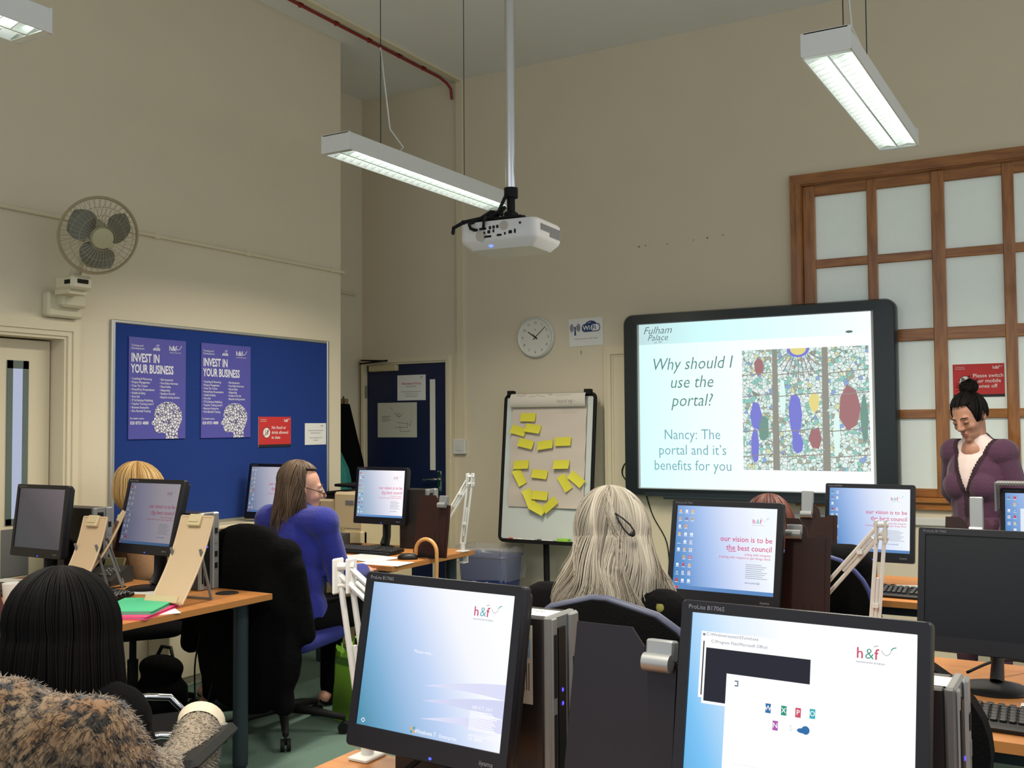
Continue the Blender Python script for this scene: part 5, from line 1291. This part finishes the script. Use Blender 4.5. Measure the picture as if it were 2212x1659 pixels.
def person(label, loc, rz, J, skin, head_rot, voxel=.008, details=True):
    """body as one continuous skin; returns root object and the head matrix"""
    b = MB(); Hm = Tm(J['head'], head_rot)
    head_blob(b, Hm)
    nk = V(J['neck']); b.limb(Hm @ V((0, -.022, -.05)), nk, .052, .056); b.limb(nk, nk + V((0, -.005, -.06)), .056, .075)
    torso(b, J, 0)
    for s_ in ('l', 'r'):
        arm_(b, J, s_, 0)
        sg = 1 if s_ == 'r' else -1
        d = (V(J['wr' + s_]) - V(J['el' + s_])).normalized(); hand(b, V(J['wr' + s_]), d, J.get('palm' + s_, (0, 0, 1)), -sg)
        legs_(b, J, s_, 0)
        a = V(J['an' + s_]); f_ = V(J.get('foot', (0, 1, 0))); b.limb(a, a + f_ * .14 + V((0, 0, -.05)), .038, .028); b.ell(a + V((0, 0, -.045)) - f_ * .03, (.033, .04, .035))
    o = fuse(b, 'person', voxel, skin, None, 3, loc, .4)
    o.rotation_euler = (0, 0, R(rz))
    tag(o, label, 'person')
    if details:
        for s_ in (-1, 1):
            if details == 'down':
                b = MB(); b.T = Hm; b.tube([(s_ * .017, .0855, -.004), (s_ * .03, .0885, -.008), (s_ * .045, .078, -.004)], [.0016, .0024, .0014], 6); b.build('eyelashes', M['iris'], o, smooth='all')
                b = MB(); b.T = Hm; b.ell((s_ * .031, .0765, .002), (.0145, .0105, .0095), None, 14, 10); b.build('eyelid', skin, o, smooth='all')
            else:
                b = MB(); b.T = Hm; b.ell((s_ * .031, .079, .003), (.0125, .0105, .0068), None, 14, 10, 0); b.ell((s_ * .031, .0865, .002), (.0055, .004, .0055), None, 12, 8, 1); b.build('eye', [M['eye'], M['iris']], o, smooth='all')
            b = MB(); b.T = Hm; b.tube([(s_ * .014, .090, .022), (s_ * .03, .0905, .028), (s_ * .05, .078, .024)], [.0028, .0034, .0018], 6); b.build('eyebrow', M['iris'], o, smooth='all')
        b = MB(); b.T = Hm; b.ell((0, .0875, -.061), (.0195, .0075, .0042)); b.ell((0, .0865, -.0705), (.016, .0075, .0048)); b.build('lips', M['lip'], o, smooth='all')
    return o, Hm
def torso(b, J, f, low=True):
    h, c, k = V(J['hip']), V(J['chest']), V(J['neck'])
    w = h.lerp(c, .52); bu = J.get('bulk', 1.0)
    b.ell(h, ((.165 + f) * bu, (.125 + f) * bu, .13 + f)); b.ell(w, ((.138 + f) * bu, (.105 + f) * bu, .17 + f)); b.ell(c, ((.155 + f) * bu, (.108 + f) * bu, .17 + f))
    sl, sr = V(J['shl']), V(J['shr']); b.limb(sl, sr, .062 + f, .062 + f); b.limb(sl.lerp(sr, .30), k, .06 + f, .05 + f); b.limb(sl.lerp(sr, .70), k, .06 + f, .05 + f)
    if 'bust' in J:
        for s_ in (-1, 1): b.ell(c + V((s_ * .07, .066, -.04)) , (.068 + f, .056 + f, .066 + f))
def arm_(b, J, s, f, upto=1.0):
    e = V(J['el' + s]); wv = e.lerp(V(J['wr' + s]), upto)
    b.limb(V(J['sh' + s]), e, .050 + f, .040 + f); b.limb(e, wv, .040 + f, .026 + f + (1 - upto) * .01)
def legs_(b, J, s, f):
    h = V(J['hip']); sg = 1 if s == 'r' else -1
    b.limb(h + V((sg * .09, .0, -.03)), V(J['kn' + s]), .082 + f, .056 + f); b.limb(V(J['kn' + s]), V(J['an' + s]), .054 + f, .036 + f)
def garment(name, J, m, parent, f, voxel, arms='lr', upto=.97, tors=True, legs=False, cut=None, extra=None, sm=3):
    b = MB()
    if tors: torso(b, J, f)
    for s in arms: arm_(b, J, s, f, upto)
    if legs:
        b.ell(V(J['hip']), (.168 + f, .128 + f, .125 + f))
        for s in 'lr': legs_(b, J, s, f)
    if extra: extra(b)
    o = fuse(b, name, voxel, m, parent, sm, None, .45)
    if cut:
        import bmesh
        bm = bmesh.new(); bm.from_mesh(o.data)
        bmesh.ops.delete(bm, geom=[q for q in bm.faces if cut(q.calc_center_median())], context='FACES'); bm.to_mesh(o.data); bm.free()
    return o
def shoes(J, parent, m):
    for s in 'lr':
        a = V(J['an' + s]); f_ = V(J.get('foot', (0, 1, 0))); b = MB(); z0 = -a.z
        b.ell(a + f_ * .06 + V((0, 0, z0 + .035)), (.045, .13, .045), Matrix.Rotation(math.atan2(-f_.x, f_.y), 4, 'Z')); b.v = [V((p.x, p.y, max(p.z, .002))) for p in b.v]; b.build('shoe', m, parent, smooth='all')
def seated(k=1.0, lean=.05, hz=.55, **kw):
    J = dict(hip=(0, 0, hz), chest=(0, .01 + lean * .6, hz + .30 * k), neck=(0, lean, hz + .48 * k), shl=(-.165, lean - .01, hz + .43 * k), shr=(.165, lean - .01, hz + .43 * k), head=(0, lean + .03, hz + .60 * k),
             ell=(-.21, lean + .06, hz + .16), elr=(.21, lean + .06, hz + .16), wrl=(-.13, lean + .30, hz + .16), wrr=(.13, lean + .30, hz + .16), knl=(-.11, .42, .50), knr=(.11, .42, .50), anl=(-.12, .40, .09), anr=(.12, .40, .09))
    J.update(kw)
    return J
# hair: strands follow the skull, then fall; a thin shell lies under them
def hair(parent, Hm, m, n, endz, R_=(.083, .103, .104), pole=(0, -.02), flare=.0, curl=.0, wav=.02, rad=.0034, seed=1, lift=.012, face=(52, .045), cols=(0, 1), gather=None, up=V((0, 0, 1)), segs=15, jit=.025, sway=0.0, name='hair'):
    rr = random.Random(seed)
    b = MB()
    zc = .020
    down = (Hm.inverted().to_3x3() @ V((0, 0, -1))).normalized()
    def path(ph, depth, ez, ns):
        """ph azimuth from the front; depth 0..1 layer"""
        pts = []
        rx, ry, rz = [q + lift * depth for q in R_]
        eq = .58
        fr = abs(((ph + math.pi) % (2 * math.pi)) - math.pi)
        stop = None
        for i in range(ns + 1):
            t_ = i / ns
            ph2 = ph + wav * math.sin(3.1 * t_ + ph * 5) + wav * .6 * math.sin(7 * t_ + ph * 11)
            if t_ < eq:
                th = (t_ / eq) * math.pi * .56
                p = V((rx * math.sin(th) * math.sin(ph2), ry * math.sin(th) * math.cos(ph2) - .014 + pole[1] * math.cos(th), zc + rz * math.cos(th)))
                last = p
            else:
                q = (t_ - eq) / (1 - eq)
                z0 = last.z
                fl = 1 + flare * q + curl * q * q * q
                base = V((rx * math.sin(ph2) * fl, ry * math.cos(ph2) * fl - .014, z0 + (ez - z0) * q))
                fall = V((0, 0, 0)) + (down - V((0, 0, -1))) * max(0, (z0 - base.z)) * .85
                p = base + fall + V((math.sin(5.5 * q + 3 * ph), math.cos(4.5 * q + 4 * ph) * .6, 0)) * sway * q
            if fr < R(face[0]) and p.z < face[1] and p.y > 0: break
            pts.append(p)
        return pts
    def emit(pts, r, c):
        if len(pts) < 3: return
        o = len(b.v)
        ns = len(pts)
        b.tube(pts, [r * (.55 + .45 * min(1, i / 2)) * (1 if i < ns * .7 else max(.12, (ns - i) / (ns * .3))) for i in range(ns)], 4, cap=False)
        b.col += [c] * (len(b.v) - o)
    b.T = Hm
    if gather is None:
        rows = []
        na = 48
        for j in range(na):
            ph = 2 * math.pi * j / na
            ez = endz(ph) + .02
            q = path(ph, -.25, ez, segs)
            if len(q) < segs + 1: q = q + [q[-1]] * (segs + 1 - len(q)) if q else None
            rows.append(q)
        rows = [[r_[i] for r_ in rows] for i in range(segs + 1)]
        o = len(b.v); b.grid(rows, 0, True); b.col += [cols[0] * .6 + cols[1] * .1] * (len(b.v) - o)
        for k in range(n):
            ph = rr.uniform(0, 2 * math.pi)
            lock = .5 + .5 * math.sin(ph * 9 + math.sin(ph * 4) * 2)
            emit(path(ph + rr.gauss(0, .05), rr.uniform(0, 1), endz(ph) + rr.uniform(-jit, jit), segs), rad * rr.uniform(.6, 1.25), min(1, max(0, cols[0] + (cols[1] - cols[0]) * (.55 * lock + .45 * rr.random()))))
    else:
        G = V(gather)      # hair swept up over the skull to a knot
        for k in range(n):
            ph = rr.uniform(0, 2 * math.pi); th0 = math.pi * (.29 if abs(((ph + math.pi) % 6.2832) - math.pi) < R(face[0]) else rr.uniform(.5, .68))
            pts = []
            for i in range(segs + 1):
                t_ = i / segs; th = th0
                a = V((R_[0] * math.sin(th) * math.sin(ph), R_[1] * math.sin(th) * math.cos(ph) - .014, zc + R_[2] * math.cos(th)))
                p = a.lerp(G, t_); q = p - V((0, -.014, zc)); sc = math.sqrt((q.x / R_[0]) ** 2 + (q.y / R_[1]) ** 2 + (q.z / R_[2]) ** 2)
                pts.append(V((0, -.014, zc)) + q / max(.2, sc) * (1 + .05 * rr.random()) if t_ < .9 else p)
            emit(pts, rad, rr.uniform(*cols))
        o = len(b.v); b.ell(G, (.04, .04, .034), None, 20, 14); b.col += [cols[0]] * (len(b.v) - o)
        for k in range(140):
            a, c_ = rr.uniform(0, 6.28), rr.uniform(-1, 1); pts = []
            for i in range(12):
                aa = a + i * .42; cc = c_ * math.cos(i * .25 + a); rr2 = .043 * (1 + .1 * rr.random()); pts.append(G + V((rr2 * math.cos(aa) * math.sqrt(max(.02, 1 - cc * cc * .8)), rr2 * math.sin(aa) * math.sqrt(max(.02, 1 - cc * cc * .8)), .038 * cc)))
            emit(pts, rad, rr.uniform(*cols))
        for k in range(40):
            d_ = V((rr.gauss(0, 1), rr.gauss(0, 1), rr.uniform(-.2, 1.4))).normalized(); emit([G + d_ * .035, G + d_ * .05 + V((.004, 0, 0)), G + d_ * .062], rad * .7, rr.uniform(*cols))
    return b.build(name, m, parent, smooth='all')

# ---- woman with long grey hair, seen from behind
J = seated(.97, .05, .56, bulk=1.12, ell=(-.25, .10, .72), elr=(.25, .12, .72), wrl=(-.16, .34, .75), wrr=(.16, .34, .75), palml=(0, 0, 1), palmr=(0, 0, 1), shl=(-.175, .03, .905), shr=(.175, .03, .905), neck=(.0, .04, .995), head=(.015, .075, 1.105))
o, Hm = person('woman with long grey hair and black top, seen from behind at the centre', (-1.205, 2.53, 0), 4, J, M['skin'], (-6, -3, 8))
garment('black_top', J, M['darktop'], o, .016, .011)
garment('trousers', J, M['trouser'], o, .012, .014, '', 1, False, True); shoes(J, o, M['black'])
GH = hair_mat('grey_hair', (104, 92, 78), (204, 195, 178), .55)
def gz(ph):
    back = (1 - math.cos(ph)) / 2
    return -.155 - .045 * back - .035 * max(0, math.sin(ph)) + .012 * math.sin(ph * 7)
hair(o, Hm, GH, 4600, gz, flare=.34, curl=.24, wav=.2, rad=.0015, seed=3, lift=.02, face=(62, .03), cols=(0, 1), jit=.035, segs=22, R_=(.086, .106, .106), sway=.02)
b = MB(); b.T = Hm @ Tm((.060, -.136, .036), (-6, 0, 26)) @ Tm(rot=(0, -37, 0)) @ Matrix.Scale(1.05, 4)
b.tube([(0, 0, .035), (.006, -.003, .015), (.010, -.004, -.01), (.008, -.004, -.03), (0, -.003, -.037), (-.008, -.004, -.03), (-.010, -.004, -.01), (-.006, -.003, .015), (0, 0, .035)], .0021, 6); b.ell((0, -.004, -.032), (.008, .003, .007)); b.build('hair_clip', M['black'], o, smooth='all')
b = MB(); rows = []
for i in range(9):
    f = i / 8; rows.append([(.10 * math.cos(a) * (1 + .25 * f), .03 + .085 * math.sin(a) * (1 + .2 * f), 1.015 - .075 * f + .014 * math.sin(a * 5 + i * .9)) for a in [2 * math.pi * j / 36 for j in range(36)]])
b.grid(rows, 0, True); b.limb((.09, .05, .975), (.18, -.02, .935), .030, .020); b.build('scarf', M['scarf'], o, smooth='all')

# ---- woman in the royal blue jumper
J = seated(.97, .03, .55, bulk=1.0, elr=(.205, .10, .70), wrr=(.15, .33, .70), ell=(-.20, .1, .70), wrl=(-.12, .33, .70), head=(.01, .055, 1.125))
o, Hm = person('woman in a royal blue jumper and glasses, sitting in profile by the blue board', (-3.37, 3.70, 0), 0, J, M['skin'], (-7, 0, -42), .007)
garment('blue_jumper', J, M['royal'], o, .019, .010)
garment('trousers', J, M['trouser'], o, .012, .014, '', 1, False, True); shoes(J, o, M['black'])
BH = hair_mat('greying_brown_hair', (50, 34, 26), (124, 100, 78), .5)
hair(o, Hm, BH, 1500, lambda ph: -.12 - .07 * (1 - math.cos(ph)) / 2, flare=.12, curl=.1, wav=.16, rad=.002, seed=8, lift=.012, face=(92, .088), cols=(0, .8), jit=.03, sway=.012)
b = MB(); b.T = Hm
for s_ in (-1, 1):
    b.tube([(s_ * .033 + .021 * math.cos(a), .106 - .006 * abs(math.cos(a)), -.018 + .012 * math.sin(a)) for a in [2 * math.pi * i / 16 for i in range(17)]], .0018, 5, cap=False); b.tube([(s_ * .054, .10, -.014), (s_ * .074, .05, .0), (s_ * .078, -.01, .012)], .0019, 5)
b.tube([(-.012, .108, -.016), (0, .112, -.013), (.012, .108, -.016)], .0018, 5); b.build('glasses', M['black'], o, smooth='all')

# ---- black coat draped over her chair back
b = MB(); Q = Tm((-3.36, 3.62, 0), (0, 0, 10)); b.T = Q
b.ell((0, -.295, .80), (.245, .075, .20)); b.ell((0, -.30, .62), (.285, .085, .26)); b.ell((.02, -.30, .42), (.27, .09, .26)); b.limb((-.19, -.28, .86), (.19, -.28, .86), .075, .075); b.ell((0, -.26, .93), (.14, .08, .06))
b.limb((-.24, -.29, .80), (-.31, -.27, .45), .06, .05); b.limb((.24, -.29, .80), (.29, -.27, .52), .055, .045); b.limb((.15, -.3, .45), (.2, -.3, .22), .06, .05)
tag(fuse(b, 'coat', .014, M['coat'], None, 4), 'black coat draped over the chair back of the woman in blue', 'coat')

# ---- presenter, standing
J = dict(hip=(0, 0, .86), chest=(0, .02, 1.13), neck=(0, .035, 1.335), shl=(-.142, .01, 1.262), shr=(.142, .01, 1.262), head=(-.0, .085, 1.455), ell=(-.205, -.02, 1.02), elr=(.225, -.07, 1.05), wrl=(-.20, .13, .82), wrr=(.15, -.15, .90),
         knl=(-.09, .02, .47), knr=(.09, .02, .47), anl=(-.10, .0, .09), anr=(.10, .0, .09), bust=1, bulk=1.0, palml=(1, 0, 0), palmr=(-1, 0, 0))
o, Hm = person('presenter with dark hair in a bun and plum cardigan, standing before the pine frame', (-.585, 5.86, 0), 152, J, M['skin2'], (-27, 4, -2), .006, 'down')
garment('pale_top', J, M['tee'], o, .008, .010, '', 1, True)
def vcut(c): return c.y > .02 and abs(c.x + .005) < (c.z - 1.07) * .36 and c.z > 1.07 or c.z > 1.365
CD = garment('cardigan', J, [M['purple'], mat('plum_dark_trim', (46, 26, 38), .9)], o, .013, .0055, 'lr', .97, True, False, vcut, None, 5)
for q in CD.data.polygons:
    c = q.center
    if c.y > .02 and (c.z > 1.05 and abs(c.x + .005) < (c.z - 1.07) * .36 + .026 or c.z <= 1.06 and abs(c.x + .005) < .016) or c.z > 1.352: q.material_index = 1
garment('trousers', J, mat('plum_dark_skirt', (64, 34, 50), .9), o, .012, .014, '', 1, False, True); shoes(J, o, M['black'])
DH = hair_mat('near_black_hair', (10, 8, 8), (30, 23, 20), .6)
b = MB(); b.T = Hm; rows = []
for i in range(13):
    th = math.pi * .66 * i / 12
    rows.append([(.081 * math.sin(th) * math.sin(ph), .100 * math.sin(th) * math.cos(ph) - .016, .022 + .099 * math.cos(th)) for ph in [2 * math.pi * j / 40 for j in range(40)]])
rows = [[(V(p) if not (p[1] > .045 and p[2] < .085) else V((p[0] * .9, min(p[1], .045), max(p[2], .082)))) for p in r_] for r_ in rows]
b.grid(rows, 0, True); b.col = [.15] * len(b.v)
b.build('hair_cap', DH, o, smooth='all')
hair(o, Hm, DH, 420, None, R_=(.083, .103, .102), rad=.0022, seed=5, face=(62, .05), cols=(0, .9), gather=(.0, -.085, .125), segs=12, name='hair_bun')

# ---- blond person behind the dim monitor
J = seated(.95, .03, .54)
o, Hm = person('blond person with a bob, half hidden behind the dim monitor', (-4.285, 3.50, 0), -42, J, M['skin'], (-4, 0, -4), .009)
garment('tan_top', J, M['tan'], o, .018, .012); garment('trousers', J, M['trouser'], o, .012, .016, '', 1, False, True); shoes(J, o, M['black'])
hair(o, Hm, hair_mat('blond_hair', (150, 104, 52), (226, 190, 128), .4), 800, lambda ph: -.10 if math.cos(ph) < .3 else -.085, flare=.06, curl=-.35, wav=.03, rad=.003, seed=11, lift=.018, face=(50, .012), cols=(0, 1), jit=.008, R_=(.09, .108, .104))
# ---- red-haired person behind the council desktop
J = seated(.92, .03, .50, head=(-.15, .06, 1.005), neck=(-.10, .03, .91))
o, Hm = person('person with red-brown hair, mostly hidden behind a monitor', (-1.0, 3.90, 0), 0, J, M['skin'], (-10, 0, 6), .009)
garment('dark_top', J, M['darktop'], o, .016, .012); garment('trousers', J, M['trouser'], o, .012, .016, '', 1, False, True); shoes(J, o, M['black'])
hair(o, Hm, hair_mat('red_brown_hair', (46, 18, 15), (112, 58, 44), .5), 700, lambda ph: -.15, flare=.15, curl=.1, wav=.05, rad=.003, seed=14, lift=.016, face=(60, .03), jit=.02)
# ---- person in maroon at the left edge
J = seated(.95, .03, .48)
o, Hm = person('person in a maroon top cut off by the left edge of the photo', (-3.44, 2.02, 0), 5, J, M['skin'], (-8, 0, 0), .010)
garment('maroon_top', J, M['maroon'], o, .02, .012); garment('trousers', J, M['trouser'], o, .012, .016, '', 1, False, True); shoes(J, o, M['black'])
hair(o, Hm, hair_mat('dark_brown_hair', (30, 20, 16), (70, 48, 38), .4), 400, lambda ph: -.12, flare=.1, wav=.05, rad=.004, seed=17, face=(60, .03))
# ---- woman with long straight black hair, bottom left
J = seated(.80, .02, .57, ell=(-.19, .10, .66), elr=(.14, .14, .62), wrl=(-.08, .30, .64), wrr=(.05, .34, .63), head=(.008, .03, .995), neck=(0, .0, .92), shl=(-.125, .0, .825), shr=(.125, .0, .825), chest=(0, .0, .78), knl=(-.11, .40, .52), knr=(.11, .40, .52))
o, Hm = person('woman with long straight black hair at the bottom left, seen from behind', (-1.87, 1.345, 0), 24, J, M['skin'], (-5, 0, 0), .009)
garment('black_top', J, M['darktop'], o, .018, .012); garment('trousers', J, M['trouser'], o, .012, .016, '', 1, False, True); shoes(J, o, M['black'])
hair(o, Hm, hair_mat('black_hair', (3, 3, 4), (12, 9, 8), .7), 3000, lambda ph: -.15 - .01 * math.sin(ph * 3), flare=.14, curl=.0, wav=.03, rad=.0016, seed=21, lift=.016, face=(60, .03), jit=.012, segs=16, R_=(.094, .112, .106))

# ---- leopard fur coat over the chair back, sleeve on the armrest
def fur_mat():
    m = mat('leopard_fur', (170, 140, 96), .95, sheen=.3); nt = m.node_tree; bs = nt.nodes['Principled BSDF']
    tc = nt.nodes.new('ShaderNodeTexCoord')
    n1 = nt.nodes.new('ShaderNodeTexNoise'); n1.inputs['Scale'].default_value = 5; n1.inputs['Detail'].default_value = 3
    n2 = nt.nodes.new('ShaderNodeTexNoise'); n2.inputs['Scale'].default_value = 36; n2.inputs['Detail'].default_value = 3; n2.inputs['Distortion'].default_value = .8
    for n_ in (n1, n2): nt.links.new(tc.outputs['Object'], n_.inputs['Vector'])
    c1 = nt.nodes.new('ShaderNodeValToRGB'); e = c1.color_ramp.elements; e[0].position = .38; e[0].color = (*lin((114, 103, 84)), 1); e[1].position = .62; e[1].color = (*lin((108, 75, 42)), 1)
    c2 = nt.nodes.new('ShaderNodeValToRGB'); e = c2.color_ramp.elements; e[0].position = .40; e[0].color = (*lin((34, 26, 18)), 1); e[1].position = .54; e[1].color = (1, 1, 1, 1)
    nt.links.new(n1.outputs['Fac'], c1.inputs[0]); nt.links.new(n2.outputs['Fac'], c2.inputs[0])
    mx = nt.nodes.new('ShaderNodeMix'); mx.data_type = 'RGBA'; mx.blend_type = 'MULTIPLY'; mx.inputs['Factor'].default_value = 1
    nt.links.new(c1.outputs[0], mx.inputs['A']); nt.links.new(c2.outputs[0], mx.inputs['B']); nt.links.new(mx.outputs['Result'], bs.inputs['Base Color'])
    return m
FUR = fur_mat(); GREYFUR = mat('grey_beige_fur', (140, 126, 108), .95, noise=(30, .25), sheen=.3)
def furry(o, n, ln, seed, down=.7):
    me = o.data; rr = random.Random(seed); vs = [v.co.copy() for v in me.vertices]; fs = [list(p.vertices) for p in me.polygons]
    nf = len(fs); areas = [p.area for p in me.polygons]; pick = rr.choices(range(nf), areas, k=n); V0 = list(vs); F0 = list(fs)
    for i in pick:
        p = me.polygons[i]; q = [V0[j] for j in p.vertices]; u, v = rr.random(), rr.random()
        c = q[0].lerp(q[1], u).lerp(q[3 % len(q)].lerp(q[2], u), v); nn = p.normal
        d = (nn * (1 - down * .5) + V((rr.gauss(0, .35), rr.gauss(0, .35), -down + rr.gauss(0, .3)))).normalized(); l_ = ln * rr.uniform(.5, 1.2); s = d.orthogonal().normalized(); w_ = .0016; s2 = d.cross(s)
        k = len(vs); vs += [c + s * w_, c - s * w_ * .5 + s2 * w_ * .87, c - s * w_ * .5 - s2 * w_ * .87, c + d * l_ + V((0, 0, -l_ * .15))]; fs += [[k, k + 1, k + 3], [k + 1, k + 2, k + 3], [k + 2, k, k + 3]]
    m2 = bpy.data.meshes.new(me.name); m2.from_pydata(vs, [], fs)
    for q in me.materials: m2.materials.append(q)
    m2.polygons.foreach_set('use_smooth', [True] * len(m2.polygons)); o.data = m2; bpy.data.meshes.remove(me)
t = thing('fur_coat', 'leopard patterned fur coat draped over the chair back at the bottom left', 'coat', (-1.90, 1.40, 0), 28)
UP = Tm((0, 0, .07))
b = MB(); b.T = UP; b.ell((0, -.31, .70), (.25, .085, .17)); b.ell((0, -.32, .52), (.29, .095, .28)); b.limb((-.20, -.28, .79), (.18, -.28, .78), .085, .085); b.ell((-.04, -.27, .84), (.15, .085, .055)); b.limb((.20, -.27, .74), (.28, -.24, .50), .085, .08); b.limb((-.2, -.29, .72), (-.29, -.27, .42), .08, .08)
c = fuse(b, 'body', .013, FUR, t, 3); furry(c, 30000, .015, 3)
b = MB(); b.limb((.20, -.20, .75), (.25, -.08, .70), .078, .066); b.limb((.25, -.08, .70), (.25, .03, .725), .066, .056); b.limb((.25, .03, .725), (.24, .10, .75), .056, .050)
c = fuse(b, 'sleeve', .010, GREYFUR, t, 3); furry(c, 11000, .011, 5)
d_ = (V((.24, .10, .75)) - V((.25, .03, .725))).normalized()
b = MB(); u_ = d_.orthogonal().normalized(); w_ = d_.cross(u_); c0 = V((.24, .10, .75)) + d_ * .042
for (r0, r1, o0, o1, kk) in ((.047, .052, -.02, .008, 0), (.052, .045, .008, .012, 0), (.045, .040, .012, -.03, 1)):
    b.grid([[c0 + d_ * oo + (u_ * math.cos(a) + w_ * math.sin(a)) * r_ for a in [2 * math.pi * i / 28 for i in range(28)]] for r_, oo in ((r0, o0), (r1, o1))], kk, True)
b.poly([(0, 0)] * 3, 0, 1); b.add([c0 - d_ * .03 + (u_ * math.cos(a) + w_ * math.sin(a)) * .040 for a in [2 * math.pi * i / 28 for i in range(28)]], [list(range(28))], 1)
b.build('cuff_lining', [mat('cream_lining', (206, 194, 172), .8), mat('tan_lining', (160, 130, 98), .85)], t, smooth=True)
